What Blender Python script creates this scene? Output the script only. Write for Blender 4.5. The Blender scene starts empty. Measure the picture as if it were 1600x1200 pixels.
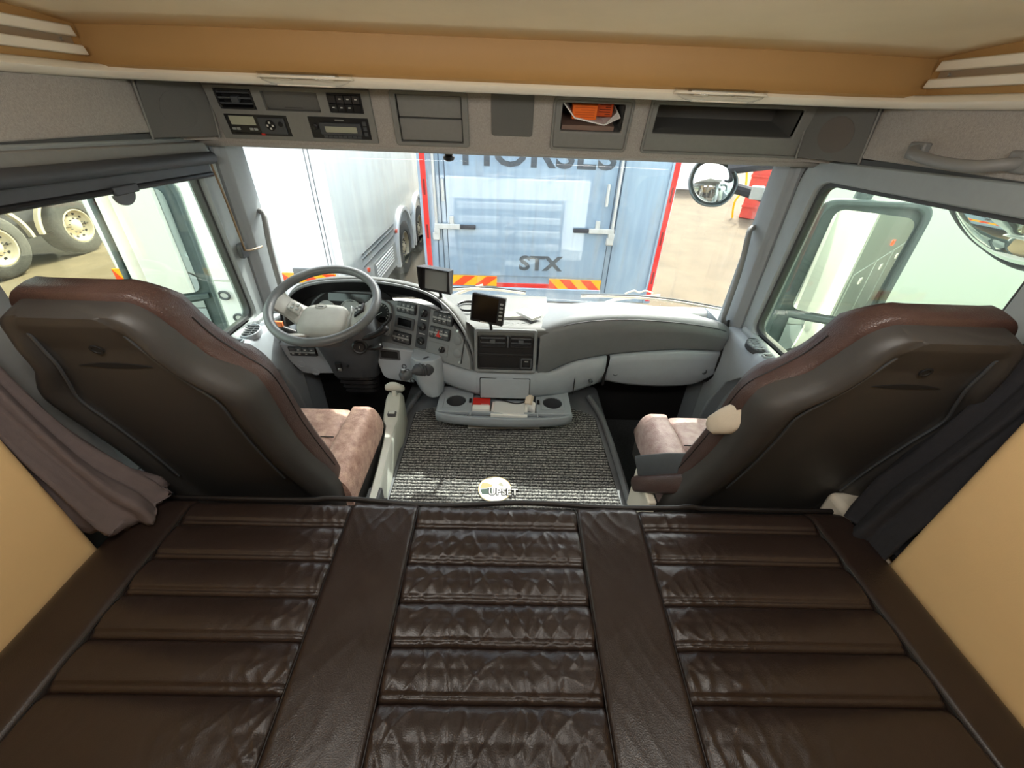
import bpy, bmesh, math, random
from mathutils import Vector, Matrix, Euler, noise
random.seed(7)
SC = bpy.context.scene
COL = SC.collection
PI = math.pi

# ------------------------------------------------------------------ camera, sky, sun, fill lights, exposure
cam = bpy.data.cameras.new('camera'); cam.sensor_width = 36.0; cam.lens = 36.0*640/1600
cam.clip_start = 0.01; cam.clip_end = 300
camo = bpy.data.objects.new('camera', cam); COL.objects.link(camo)
camo.matrix_world = (Matrix.Translation((0, 0, 3.0)) @ Matrix.Rotation(math.radians(-1.2), 4, 'Z')
                     @ Matrix.Rotation(math.radians(56), 4, 'X') @ Matrix.Rotation(math.radians(2.2), 4, 'Z'))
SC.camera = camo
W = bpy.data.worlds.new('sky'); SC.world = W; W.use_nodes = True
wn = W.node_tree.nodes; wl = W.node_tree.links
sky = wn.new('ShaderNodeTexSky'); sky.sky_type = 'NISHITA'; sky.sun_disc = False
SUN_AZ = math.radians(24); SUN_EL = math.radians(48)
sky.sun_elevation = SUN_EL; sky.sun_rotation = SUN_AZ; sky.dust_density = 4.0; sky.ozone_density = 1.0
wn['Background'].inputs[1].default_value = 0.50
hs = wn.new('ShaderNodeHueSaturation'); hs.inputs['Saturation'].default_value = .45   # hazy sky
wl.new(sky.outputs[0], hs.inputs['Color']); wl.new(hs.outputs[0], wn['Background'].inputs[0])
sun = bpy.data.lights.new('sun', 'SUN'); sun.energy = 3.7; sun.angle = math.radians(0.6); sun.color = (1, .95, .86)
suno = bpy.data.objects.new('sun', sun); COL.objects.link(suno)
sd = Vector((math.sin(SUN_AZ)*math.cos(SUN_EL), math.cos(SUN_AZ)*math.cos(SUN_EL), math.sin(SUN_EL)))
suno.rotation_euler = sd.to_track_quat('Z', 'Y').to_euler()
def area(name, loc, size, energy, color, aim=(0, 0, -1)):
    l = bpy.data.lights.new(name, 'AREA'); l.shape = 'RECTANGLE'; l.size, l.size_y = size; l.energy = energy; l.color = color
    o = bpy.data.objects.new(name, l); COL.objects.link(o); o.location = loc
    o.rotation_euler = Vector(aim).to_track_quat('-Z', 'Y').to_euler(); return o
# two added fill lights behind the camera; their housings on the ceiling are made up
area('fill_light', (-.45, .30, 3.115), (.5, .16), 3.4, (1, .95, .88), (0, .75, -.66))
area('fill_light', (.45, .30, 3.115), (.5, .16), 3.4, (1, .95, .88), (0, .75, -.66))
vs = SC.view_settings
SC.display_settings.display_device = 'sRGB'
vs.view_transform = 'Standard'; vs.look = 'None'; vs.exposure = 1.3; vs.gamma = 1.0; vs.use_curve_mapping = False
SC.cycles.use_denoising = True; SC.cycles.blur_glossy = 1.0
SC.cycles.max_bounces = 10; SC.cycles.diffuse_bounces = 6; SC.cycles.transparent_max_bounces = 16
SC.cycles.sample_clamp_indirect = 8.0

# ------------------------------------------------------------------ helpers
def S(r, g, b):
    return tuple((c/255/12.92 if c <= 10 else ((c/255+.055)/1.055)**2.4) for c in (r, g, b)) + (1,)

def mat(name, col, rough=.5, metal=0., var=0., vscale=12., bump=0., bscale=300., spec=.5, coat=0., kind='noise', stretch=None, col2=None, rvar=0., emit=0., transmission=0.):
    m = bpy.data.materials.new(name); m.use_nodes = True
    n = m.node_tree.nodes; l = m.node_tree.links; b = n['Principled BSDF']
    b.inputs['Base Color'].default_value = col; b.inputs['Roughness'].default_value = rough
    b.inputs['Metallic'].default_value = metal; b.inputs['Specular IOR Level'].default_value = spec
    b.inputs['Coat Weight'].default_value = coat
    if emit: b.inputs['Emission Color'].default_value = col; b.inputs['Emission Strength'].default_value = emit
    tc = n.new('ShaderNodeTexCoord'); mp = n.new('ShaderNodeMapping'); l.new(tc.outputs['Object'], mp.inputs[0])
    if stretch: mp.inputs['Scale'].default_value = stretch
    if var or rvar or col2:
        t = n.new('ShaderNodeTexNoise'); t.inputs['Scale'].default_value = vscale; t.inputs['Detail'].default_value = 6
        t.inputs['Roughness'].default_value = .65
        l.new(mp.outputs[0], t.inputs[0])
        r = n.new('ShaderNodeValToRGB'); r.color_ramp.elements[0].position = .32; r.color_ramp.elements[1].position = .68
        c2 = col2 or tuple(min(1, c*(1+var)) for c in col[:3])+(1,)
        c1 = col if col2 else tuple(c*(1-var) for c in col[:3])+(1,)
        r.color_ramp.elements[0].color = c1; r.color_ramp.elements[1].color = c2
        l.new(t.outputs['Fac'], r.inputs[0])
        if var or col2: l.new(r.outputs[0], b.inputs['Base Color'])
        if rvar:
            mr = n.new('ShaderNodeMapRange'); mr.inputs[1].default_value = .3; mr.inputs[2].default_value = .7
            mr.inputs[3].default_value = max(.02, rough-rvar); mr.inputs[4].default_value = min(1, rough+rvar)
            l.new(t.outputs['Fac'], mr.inputs[0]); l.new(mr.outputs[0], b.inputs['Roughness'])
    if bump:
        if kind == 'leather':
            t2 = n.new('ShaderNodeTexVoronoi'); t2.feature = 'SMOOTH_F1'; o = 'Distance'
        else:
            t2 = n.new('ShaderNodeTexNoise'); t2.inputs['Detail'].default_value = 3; o = 'Fac'
        t2.inputs['Scale'].default_value = bscale; l.new(mp.outputs[0], t2.inputs[0])
        bp = n.new('ShaderNodeBump'); bp.inputs['Strength'].default_value = bump; bp.inputs['Distance'].default_value = .004
        l.new(t2.outputs[o], bp.inputs['Height']); l.new(bp.outputs[0], b.inputs['Normal'])
    return m

def glass(name, tint, refl=.10, dust=0.):
    m = bpy.data.materials.new(name); m.use_nodes = True
    n = m.node_tree.nodes; l = m.node_tree.links; n.remove(n['Principled BSDF'])
    tr = n.new('ShaderNodeBsdfTransparent'); tr.inputs[0].default_value = tint
    gl = n.new('ShaderNodeBsdfGlossy'); gl.inputs['Roughness'].default_value = .02
    fr = n.new('ShaderNodeFresnel'); ge = n.new('ShaderNodeNewGeometry'); ir = n.new('ShaderNodeMapRange'); ir.inputs[3].default_value = 1.45; ir.inputs[4].default_value = 1/1.45
    l.new(ge.outputs['Backfacing'], ir.inputs[0]); l.new(ir.outputs[0], fr.inputs[0])
    mx = n.new('ShaderNodeMixShader'); l.new(fr.outputs[0], mx.inputs[0]); l.new(tr.outputs[0], mx.inputs[1]); l.new(gl.outputs[0], mx.inputs[2])
    out = mx
    if dust:
        tc = n.new('ShaderNodeTexCoord'); mp = n.new('ShaderNodeMapping'); mp.inputs['Scale'].default_value = (9, 9, 1.2)
        tx = n.new('ShaderNodeTexNoise'); tx.inputs['Scale'].default_value = 3.; tx.inputs['Detail'].default_value = 8
        l.new(tc.outputs['Object'], mp.inputs[0]); l.new(mp.outputs[0], tx.inputs[0])
        mr = n.new('ShaderNodeMapRange'); mr.inputs[1].default_value = .5; mr.inputs[2].default_value = .8; mr.inputs[3].default_value = 0; mr.inputs[4].default_value = dust
        l.new(tx.outputs['Fac'], mr.inputs[0])
        df = n.new('ShaderNodeBsdfDiffuse'); df.inputs[0].default_value = (.8, .78, .74, 1)
        m2 = n.new('ShaderNodeMixShader'); l.new(mr.outputs[0], m2.inputs[0]); l.new(mx.outputs[0], m2.inputs[1]); l.new(df.outputs[0], m2.inputs[2]); out = m2
    l.new(out.outputs[0], n['Material Output'].inputs[0]); return m

def FRM(o, u, v):
    u = Vector(u).normalized(); v = Vector(v); v = (v-u*v.dot(u)).normalized(); w = u.cross(v)
    return Matrix(((u.x, v.x, w.x, o[0]), (u.y, v.y, w.y, o[1]), (u.z, v.z, w.z, o[2]), (0, 0, 0, 1)))

def rr(x0, x1, y0, y1, r=.01, n=4):
    p = []
    for cx, cy, a0 in ((x1-r, y1-r, 0), (x0+r, y1-r, 90), (x0+r, y0+r, 180), (x1-r, y0+r, 270)):
        for k in range(n+1):
            a = math.radians(a0+90*k/n); p.append((cx+r*math.cos(a), cy+r*math.sin(a)))
    return p

def rpoly(pts, r, n=4):
    out = []; N = len(pts)
    for i in range(N):
        p = Vector(pts[i]); a = Vector(pts[i-1]); b = Vector(pts[(i+1) % N])
        ri = r[i] if isinstance(r, (list, tuple)) else r
        da = min(ri, (a-p).length*.48); db = min(ri, (b-p).length*.48)
        s = p+(a-p).normalized()*da; e = p+(b-p).normalized()*db
        for k in range(n+1):
            t = k/n; out.append(tuple(s*(1-t)**2+p*2*t*(1-t)+e*t*t))
    return out

def cr(pts, n=6, closed=False):
    P = [Vector(p) for p in pts]; N = len(P); out = []
    rng = range(N if closed else N-1)
    for i in rng:
        if closed: a, b, c, d = P[i-1], P[i], P[(i+1) % N], P[(i+2) % N]
        else: a, b, c, d = P[max(i-1, 0)], P[i], P[i+1], P[min(i+2, N-1)]
        for k in range(n):
            t = k/n
            out.append(.5*((2*b)+(c-a)*t+(2*a-5*b+4*c-d)*t*t+(3*b-a-3*c+d)*t**3))
    if not closed: out.append(P[-1].copy())
    return out

LOC = {}
class MB:
    def __init__(s, f=None): s.bm = bmesh.new(); s.f = f
    def v(s, p): return s.bm.verts.new(s.f @ Vector(p) if s.f is not None else Vector(p))
    def fc(s, vs):
        try: return s.bm.faces.new(vs)
        except ValueError: return None
    def box(s, x0, x1, y0, y1, z0, z1):
        v = [s.v((x, y, z)) for z in (z0, z1) for y in (y0, y1) for x in (x0, x1)]
        for f in ((0, 2, 3, 1), (4, 5, 7, 6), (0, 1, 5, 4), (2, 6, 7, 3), (0, 4, 6, 2), (1, 3, 7, 5)): s.fc([v[i] for i in f])
        return s
    def hexa(s, a, b):
        A = [s.v(p) for p in a]; B = [s.v(p) for p in b]; n = len(A)
        s.fc(A[::-1]); s.fc(B)
        for i in range(n): s.fc([A[i], A[(i+1) % n], B[(i+1) % n], B[i]])
        return s
    def prism(s, pts, d0, d1):
        return s.hexa([(p[0], p[1], d0) for p in pts], [(p[0], p[1], d1) for p in pts])
    def taper(s, pts, d0, d1, k=.9):
        cx = sum(p[0] for p in pts)/len(pts); cy = sum(p[1] for p in pts)/len(pts)
        return s.hexa([(p[0], p[1], d0) for p in pts], [(cx+(p[0]-cx)*k, cy+(p[1]-cy)*k, d1) for p in pts])
    def ring(s, outer, inner, d0, d1):
        n = len(outer); A = []
        for pts, d in ((outer, d0), (outer, d1), (inner, d1), (inner, d0)): A.append([s.v((p[0], p[1], d)) for p in pts])
        for i in range(n):
            j = (i+1) % n
            for k in range(4): s.fc([A[k][i], A[k][j], A[(k+1) % 4][j], A[(k+1) % 4][i]])
        return s
    def loft(s, rings, closed=True, caps=True):
        R = [[s.v(p) for p in r] for r in rings]; n = len(R[0])
        for i in range(len(R)-1):
            for k in range(n if closed else n-1): s.fc([R[i][k], R[i][(k+1) % n], R[i+1][(k+1) % n], R[i+1][k]])
        if caps and closed: s.fc(R[0][::-1]); s.fc(R[-1])
        return s
    def tube(s, path, r, n=10, closed=False, flat=1.):
        P = [Vector(p) for p in path]; rings = []; N = len(P); up = Vector((0, 0, 1)); last = None
        for i, p in enumerate(P):
            t = (P[(i+1) % N]-P[i-1]) if closed else (P[min(i+1, N-1)]-P[max(i-1, 0)])
            t.normalize()
            if last is None: a = t.cross(up if abs(t.z) < .9 else Vector((1, 0, 0))).normalized()
            else: a = (last-t*last.dot(t)).normalized()
            last = a; b = t.cross(a); ri = r[i] if isinstance(r, (list, tuple)) else r
            rings.append([p+(a*math.cos(2*PI*k/n)+b*flat*math.sin(2*PI*k/n))*ri for k in range(n)])
        if closed: rings.append(rings[0])
        if closed:
            R = [[s.v(p) for p in rg] for rg in rings[:-1]]; M = len(R)
            for i in range(M):
                for k in range(n): s.fc([R[i][k], R[i][(k+1) % n], R[(i+1) % M][(k+1) % n], R[(i+1) % M][k]])
            return s
        return s.loft(rings)
    def lathe(s, prof, n=24, c=(0, 0), caps=True):
        rings = [[(c[0]+r*math.cos(2*PI*k/n), c[1]+r*math.sin(2*PI*k/n), z) for k in range(n)] for r, z in prof]
        return s.loft(rings, caps=caps)
    def plate(s, us, vs, holes, d1, depth):
        us = sorted(set(us+[h[0] for h in holes]+[h[1] for h in holes])); vs = sorted(set(vs+[h[2] for h in holes]+[h[3] for h in holes]))
        F = {}; B = {}
        g = lambda D, u, v, d: D.setdefault((u, v), s.v((u, v, d)))
        hole = lambda i, j: not (0 <= i < len(us)-1 and 0 <= j < len(vs)-1) or any(h[0]-1e-6 < (us[i]+us[i+1])/2 < h[1]+1e-6 and h[2]-1e-6 < (vs[j]+vs[j+1])/2 < h[3]+1e-6 for h in holes)
        for i in range(len(us)-1):
            for j in range(len(vs)-1):
                if hole(i, j): continue
                u0, u1, v0, v1 = us[i], us[i+1], vs[j], vs[j+1]
                s.fc([g(F, u0, v0, d1), g(F, u1, v0, d1), g(F, u1, v1, d1), g(F, u0, v1, d1)])
                s.fc([g(B, u0, v1, d1-depth), g(B, u1, v1, d1-depth), g(B, u1, v0, d1-depth), g(B, u0, v0, d1-depth)])
                for di, dj, e in ((-1, 0, ((u0, v1), (u0, v0))), (1, 0, ((u1, v0), (u1, v1))), (0, -1, ((u0, v0), (u1, v0))), (0, 1, ((u1, v1), (u0, v1)))):
                    if hole(i+di, j+dj):
                        a, b = e; s.fc([g(F, *b, d1), g(F, *a, d1), g(B, *a, d1-depth), g(B, *b, d1-depth)])
        return s
    def obj(s, name, m, parent=None, bev=0, seg=2, smooth=35, sub=0, solid=0):
        bm = s.bm
        bmesh.ops.recalc_face_normals(bm, faces=bm.faces)
        vs_ = [v.co for v in bm.verts]
        lo = Vector((min(v.x for v in vs_), min(v.y for v in vs_), min(v.z for v in vs_))); hi = Vector((max(v.x for v in vs_), max(v.y for v in vs_), max(v.z for v in vs_)))
        c = (lo+hi)/2
        if parent is None: c.z = lo.z
        for v in bm.verts: v.co -= c
        me = bpy.data.meshes.new(name); bm.to_mesh(me); bm.free()
        o = bpy.data.objects.new(name, me); COL.objects.link(o)
        if m: me.materials.append(m)
        me.polygons.foreach_set('use_smooth', [True]*len(me.polygons))
        if smooth < 180: me.set_sharp_from_angle(angle=math.radians(smooth))
        LOC[o.name] = c
        if parent: o.parent = parent; o.location = c-LOC[parent.name]
        else: o.location = c
        if solid:
            k = o.modifiers.new('solid', 'SOLIDIFY'); k.thickness = solid; k.offset = 0
        if bev:
            k = o.modifiers.new('bevel', 'BEVEL'); k.width = bev; k.segments = seg; k.limit_method = 'ANGLE'; k.angle_limit = math.radians(40)
        if sub:
            k = o.modifiers.new('sub', 'SUBSURF'); k.levels = sub; k.render_levels = sub
        return o

def T(name, label, cat, loc, group=None):
    o = bpy.data.objects.new(name, None); COL.objects.link(o); o.location = loc; o.empty_display_size = .05
    LOC[o.name] = Vector(loc); return tag(o, label, cat, group)
def tag(o, label, cat, group=None):
    o['label'] = label; o['category'] = cat
    if group: o['group'] = group
    return o
def st(o): o['kind'] = 'structure'; return o
def lab(o, l): o['label'] = l; return o
def text(s, size, fr, m, name, parent, depth=.0008, align='CENTER', sx=1., off=0.):
    cu = bpy.data.curves.new(name, 'FONT'); cu.body = s; cu.size = size; cu.extrude = depth; cu.align_x = align; cu.align_y = 'CENTER'; cu.resolution_u = 3; cu.offset = off
    tmp = bpy.data.objects.new('t', cu); me = bpy.data.meshes.new_from_object(tmp); bpy.data.objects.remove(tmp)
    b = MB(); b.bm.from_mesh(me)
    mm = fr @ Matrix.Diagonal((sx, 1, 1, 1))
    for v in b.bm.verts: v.co = mm @ v.co
    return b.obj(name, m, parent, smooth=20)

# ------------------------------------------------------------------ materials
M = {}
M['header'] = mat('grey_lining', S(164, 159, 152), .9, var=.14, vscale=220, bump=.5, bscale=500)
M['module'] = mat('module_plastic', S(124, 124, 120), .55, var=.04, vscale=60, bump=.12, bscale=900)
M['module_dark'] = mat('speaker_cloth', S(104, 104, 100), .85, bump=.5, bscale=1400, var=.05, vscale=400)
M['black'] = mat('black_plastic', S(30, 30, 32), .38, var=.08, vscale=40)
M['matt_black'] = mat('matt_black', S(16, 16, 17), .8)
M['screen'] = mat('dark_screen', S(12, 12, 14), .12, spec=.6)
M['lcd'] = mat('pale_display', S(168, 170, 150), .3)
M['btn'] = mat('button_grey', S(74, 77, 80), .45, var=.06, vscale=50)
M['btn_light'] = mat('button_light', S(150, 154, 152), .4)
M['mark'] = mat('white_print', S(205, 205, 200), .5)
M['red'] = mat('red_print', S(200, 40, 30), .45)
M['dash'] = mat('dash_upper', S(114, 118, 120), .5, var=.04, vscale=30, bump=.25, bscale=700, spec=.4)
M['dash_top'] = mat('dash_top_grey', S(84, 86, 83), .55, var=.05, vscale=30, bump=.25, bscale=700)
M['dash_low'] = mat('dash_lower', S(158, 167, 174), .5, var=.03, vscale=25, bump=.12, bscale=800)
M['panel'] = mat('switch_panel', S(118, 122, 124), .42, var=.03, vscale=40, bump=.1, bscale=900)
M['column'] = mat('column_dark', S(66, 69, 73), .5, var=.06, vscale=25, bump=.12, bscale=800)
M['wheel'] = mat('wheel_grip', S(90, 92, 93), .34, var=.06, vscale=30, bump=.15, bscale=800)
M['hub'] = mat('wheel_hub', S(150, 150, 144), .5, var=.05, vscale=30, bump=.2, bscale=900)
M['leather_bed'] = mat('brown_leather', S(41, 31, 27), .36, var=.12, vscale=9, bump=.10, bscale=520, kind='leather', rvar=.06)
M['leather_seat'] = mat('seat_leather', S(72, 53, 48), .40, var=.14, vscale=14, bump=.3, bscale=420, kind='leather', rvar=.08)
M['leather_worn_lit'] = mat('worn_lit_leather', S(150, 112, 100), .5, var=.0, vscale=28, bump=.35, bscale=260, kind='leather', col2=S(205, 172, 155), rvar=.08)  # worn leather, with sun and sheen also put into the pale colour
M['leather_pale_lit'] = mat('pale_worn_lit_leather', S(158, 128, 122), .5, var=.0, vscale=22, bump=.3, bscale=300, kind='leather', col2=S(196, 176, 170), rvar=.08)  # passenger cushion: wear plus sunlight painted into its whitish tone
M['piping'] = mat('black_piping', S(22, 18, 17), .5)
M['shell'] = mat('seat_shell', S(62, 60, 58), .45, var=.06, vscale=10, bump=.15, bscale=900, spec=.4)
M['cream'] = mat('cream_vinyl', S(240, 205, 150), .55, var=.03, vscale=5, bump=.06, bscale=500)
M['tan'] = mat('tan_vinyl', S(168, 132, 82), .55, var=.03, vscale=5, bump=.06, bscale=500)
M['roof'] = mat('roof_vinyl', S(242, 224, 188), .55, var=.03, vscale=5, bump=.06, bscale=500)
M['lip'] = mat('white_trim', S(226, 218, 200), .45)
M['clear'] = glass('clear_plastic', (.93, .93, .92, 1))
M['pillar'] = mat('pillar_grey', S(150, 157, 160), .55, var=.03, vscale=30, bump=.1, bscale=800)
M['speaker_brown'] = mat('brownish_cloth', S(104, 98, 91), .85, bump=.5, bscale=1400)
M['rubber'] = mat('rubber_seal', S(66, 68, 68), .6)
M['doorgrey'] = mat('door_grey', S(150, 158, 158), .55, var=.03, vscale=30, bump=.1, bscale=800)
M['handle'] = mat('handle_grey', S(128, 129, 128), .5)
M['floor'] = mat('dark_carpet', S(62, 64, 66), .95, var=.35, vscale=160, bump=.8, bscale=300)
M['tunnel'] = mat('tunnel_rubber', S(112, 116, 120), .6, var=.06, vscale=20)
M['curtain_l'] = mat('mauve_grey_cloth', S(104, 93, 92), .95, var=.06, vscale=40, bump=.3, bscale=700)
M['curtain_r'] = mat('black_cloth', S(38, 38, 42), .95, var=.1, vscale=60, bump=.3, bscale=700)
M['lever'] = mat('lever_console', S(190, 194, 186), .5, var=.03, vscale=30)
M['beige'] = mat('beige_leather', S(214, 200, 180), .5, bump=.2, bscale=420, kind='leather', var=.04)
M['paper'] = mat('paper', S(238, 238, 234), .7)
M['paper2'] = mat('paper_grey', S(215, 217, 216), .7)
M['orange'] = mat('orange_card', S(240, 112, 28), .5, var=.03)
M['orange_d'] = mat('orange_card_side', S(205, 80, 18), .5)
M['metal'] = mat('steel', S(190, 190, 186), .3, metal=.9)
M['copper'] = mat('brown_wire', S(130, 108, 82), .4, metal=.4)
# ------------------------------------------------------------------ the setting: cab shell
M['skin'] = mat('white_paint', S(246, 246, 244), .3, coat=.3)
M['tint'] = glass('side_glass', (.90, .96, .85, 1))
M['wsglass'] = glass('windscreen_glass', (.93, .96, .95, 1), dust=.16)
M['ground'] = mat('dusty_concrete', S(76, 64, 44), .95, var=.0, vscale=1.5, bump=.6, bscale=25, col2=S(94, 80, 58))

st(MB().box(-1.2, 1.2, -.12, 2.05, 1.36, 1.42).obj('floor', M['floor']))
b = MB(); b.prism(rpoly([(-.60, 1.42), (-.53, 1.685), (.53, 1.685), (.60, 1.42)], [.01, .05, .05, .01]), 0, 1)
for v in b.bm.verts: v.co = Vector((v.co.x, .75+v.co.z*1.2, v.co.y))
tun = st(b.obj('engine_tunnel', M['tunnel'], smooth=50))
b = MB()
for s in (-1, 1): b.tube(cr([(s*.515, .8, 1.692), (s*.515, 1.3, 1.692), (s*.50, 1.62, 1.70), (s*.45, 1.78, 1.73)], 8), .014, 8)
b.obj('edge_lip', M['tunnel'], tun)

# roof lining, bulkhead above the console, side linings
rows = []
for i in range(15):
    y = -.14+1.505*i/14; rows.append([(x, y, 3.172-.020*max(0, (y-1.0)/.36)**2-.006*(abs(x)/1.12)**6+.0) for x in [-1.15+2.3*k/24 for k in range(25)]])
ceil = st(MB().loft(rows, closed=False).obj('ceiling', M['roof'], smooth=180, solid=.012))
for s in (-1, 1):   # made-up housings for the added fill lights
    b = MB(); b.box(s*.45-.27, s*.45+.27, .2, .4, 3.125, 3.168); b.obj('fill_housing', M['lip'], ceil, bev=.01)
# tan front bulkhead with a rounded lower edge
prof = [(1.366, 3.185), (1.362, 3.12), (1.360, 3.085), (1.352, 3.068), (1.345, 3.060), (1.352, 3.052), (1.40, 3.05), (1.42, 3.185)]
st(MB().loft([[(x, y, z) for y, z in prof] for x in [-1.14+2.28*k/16 for k in range(17)]]).obj('wall_front', M['tan'], smooth=60))
b = MB()    # white lip rail that runs along the front and both sides
lp = [(-.012, 3.058), (.0, 3.062), (.02, 3.055), (.02, 3.036), (.004, 3.030), (-.012, 3.034), (-.020, 3.046)]
path = [(-1.105, .62), (-1.105, 1.25), (-1.098, 1.33), (-1.06, 1.363), (-.95, 1.366), (.95, 1.366), (1.06, 1.363), (1.098, 1.33), (1.105, 1.25), (1.105, .62)]
rings = []
for i, (x, y) in enumerate(path):
    a = Vector(path[min(i+1, 9)])-Vector(path[max(i-1, 0)]); a.normalize(); nx, ny = -a.y, a.x
    rings.append([(x+nx*d, y+ny*d, z) for d, z in lp])
st(b.loft(rings).obj('trim_1', M['lip'], smooth=50))
st(MB().box(-1.14, 1.14, 1.37, 1.88, 3.066, 3.085).obj('trim_2', M['header']))
st(MB().box(-1.16, 1.16, -.16, -.12, 1.4, 3.2).obj('wall_back', M['cream']))
for s, nm in ((-1, 'left'), (1, 'right')):
    w = st(MB(FRM((s*1.12, 0, 0), (0, 1, 0), (0, 0, 1))).prism([(.60, 2.90), (.60, 3.035), (1.55, 3.035), (1.66, 3.0), (1.70, 2.90)], s*.0, s*.06).obj('wall_'+nm, M['header'], bev=.006))
    b = MB(); b.prism(rpoly([(s*1.14, -.12), (s*1.14, .615), (s*1.0, .625), (s*.99, -.12)][::s], [.002, .002, .03, .002][::s], 6), 1.5, 3.03); b.obj('sleeper_lining', M['cream'], w, smooth=50)
    b = MB(); b.box(min(s*1.11, s*1.15), max(s*1.11, s*1.15), -.12, 1.36, 3.045, 3.19); b.obj('roof_side_lining', M['tan'], w)
    for z0, z1, dx in ((3.112, 3.134, .012), (3.076, 3.096, .020)):
        f = FRM((s*1.11, 0, 0), (0, 1, 0), (0, 0, 1))
        MB(f).prism([(-.1, z0), (-.1, z1), (1.330-.02*(z1 < 3.1)*0, z1), (1.338, z0)], -s*dx*1.4, s*.004).obj('curtain_rail', M['lip'], w, bev=.003)
    MB().box(min(s*1.104, s*1.112), max(s*1.104, s*1.112), -.1, 1.33, 3.096, 3.112).obj('rail_groove', M['metal'], w)
    MB(FRM((s*1.103, 1.30, 3.104), (0, 1, 0), (0, 0, 1))).lathe([(.004, -.004), (.004, .003), (.001, .004)], 10).obj('rail_screw', M['metal'], w)
    # exterior skin above and behind the door
    b = MB(); b.box(min(s*1.16, s*1.20), max(s*1.16, s*1.20), -.2, 1.95, 2.88, 3.25); b.box(min(s*1.16, s*1.20), max(s*1.16, s*1.20), -.2, .78, 1.3, 2.9); b.obj('outer_skin', M['skin'], w)
    # door: frame ring, lower card, sill
    f = FRM((s*1.13, 0, 0), (0, 1, 0), (0, 0, 1))
    outer = rpoly([(.76, 2.05), (1.768, 2.05), (1.755, 2.875), (.76, 2.905)], [.02, .02, .09, .02], 6)
    inner = rpoly([(.86, 2.19), (1.695, 2.19), (1.645, 2.815), (.86, 2.835)], [.03, .05, .06, .03], 6)
    d = st(MB(f).ring(outer, inner, -s*.012, s*.05).obj('door_%d' % (1 if s < 0 else 2), M['doorgrey'], bev=.008, smooth=50))
    inner2 = rpoly([(.874, 2.204), (1.683, 2.204), (1.632, 2.803), (.874, 2.823)], [.03, .05, .06, .03], 6)
    MB(f).ring(inner, inner2, s*.005, s*.03).obj('glass_seal', M['rubber'], d)
    o2 = rpoly([(.745, 2.05), (1.775, 2.05), (1.762, 2.888), (.745, 2.922)], [.02, .02, .09, .02], 6)
    MB(f).ring(o2, outer, -s*.006, s*.03).obj('door_seal', M['rubber'], d)
    MB(f).prism([(.78, 1.42), (1.80, 1.42), (1.78, 2.07), (.78, 2.07)], -s*.01, s*.05).obj('door_card', M['dash_low'], d)
    b = MB(); b.box(min(s*1.10, s*1.16), max(s*1.10, s*1.16), .78, 1.74, 2.05, 2.19); b.obj('window_sill', M['doorgrey'], d, bev=.012)
    win = st(MB(f).prism(rpoly([(.85, 2.18), (1.70, 2.18), (1.65, 2.82), (.85, 2.84)], .05, 5), s*.014, s*.019).obj('window_%d' % (2 if s < 0 else 3), M['tint']))
    # b pillar trim
    st(MB(f).prism([(.58, 1.45), (.80, 1.45), (.80, 2.93), (.58, 2.93)], -s*.01, s*.05).obj('trim_%d' % (3 if s < 0 else 4), M['pillar'], bev=.01))
    # a pillar: swept section from dash to header
    rings = []
    for t in [k/8 for k in range(9)]:
        z = 2.08+.80*t; yf = 1.925-.03*t; yr = 1.778-.008*t; w_ = 1.0
        sec = [(1.085, yf+.01), (1.068, yf-.02), (1.072, (yf+yr)/2+.01), (1.085, yr+.02), (1.115, yr), (1.15, yr+.01), (1.15, yf+.01)]
        rings.append([(s*x, y, z) for x, y in sec])
    pil = st(MB().loft(rings).obj('trim_%d' % (5 if s < 0 else 6), M['pillar'], smooth=50, bev=.004))
    rings2 = [[(s*x, y+.0, z) for x, y in ((1.112, 1.785-.008*t), (1.098, 1.777-.008*t), (1.112, 1.768-.008*t), (1.14, 1.77-.008*t))] for t, z in ((0, 2.1), (1, 2.88))]
    MB().loft(rings2).obj('pillar_seal', M['pillar'], pil)
for s in (-1, 1):
    q = [(s*1.16, 1.60), (s*1.16, 1.96), (s*1.0, 1.96), (s*1.0, 1.70)]
    MB().prism(q, 2.872, 3.06).obj('corner_fill', M['header'], bpy.data.objects['wall_left' if s < 0 else 'wall_right'])
# windscreen, curved in plan
def wsy(x): return 2.06-.15*(x/1.12)**2
rows = [[(x, wsy(x)+.04*(1-t)-.01, 2.10+.80*t) for x in [-1.12+2.24*k/24 for k in range(25)]] for t in [k/6 for k in range(7)]]
st(MB().loft(rows, closed=False).obj('window_1', M['wsglass'], smooth=180, solid=.006))
# header cross-beam between console and windscreen top, and roof skin
rows = [[(x, y0+(wsy(x)-2.06)*k, z) for x in [-1.13+2.26*i/20 for i in range(21)]] for y0, z, k in ((1.68, 2.868, 0), (1.72, 2.855, .1), (1.80, 2.852, .3), (1.96, 2.858, .8), (2.05, 2.87, 1), (2.05, 2.90, 1))]
hb = st(MB().loft(rows, closed=False).obj('trim_7', M['header'], smooth=60, solid=.008))
st(MB().box(-1.2, 1.2, -.2, 2.06, 3.20, 3.26).obj('roof_skin', M['skin']))
st(MB().box(-1.2, 1.2, 1.86, 2.09, 2.905, 3.22).obj('front_skin', M['skin']))
st(MB().box(-1.2, 1.2, 2.02, 2.10, .95, 2.13).obj('front_panel', M['skin'], bev=.02))
# ground outside
rows = [[(x, y, .35) for x in [-40+80*k/4 for k in range(5)]] for y in [-30+90*k/4 for k in range(5)]]
st(MB().loft(rows, closed=False).obj('ground', M['ground']))
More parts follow.
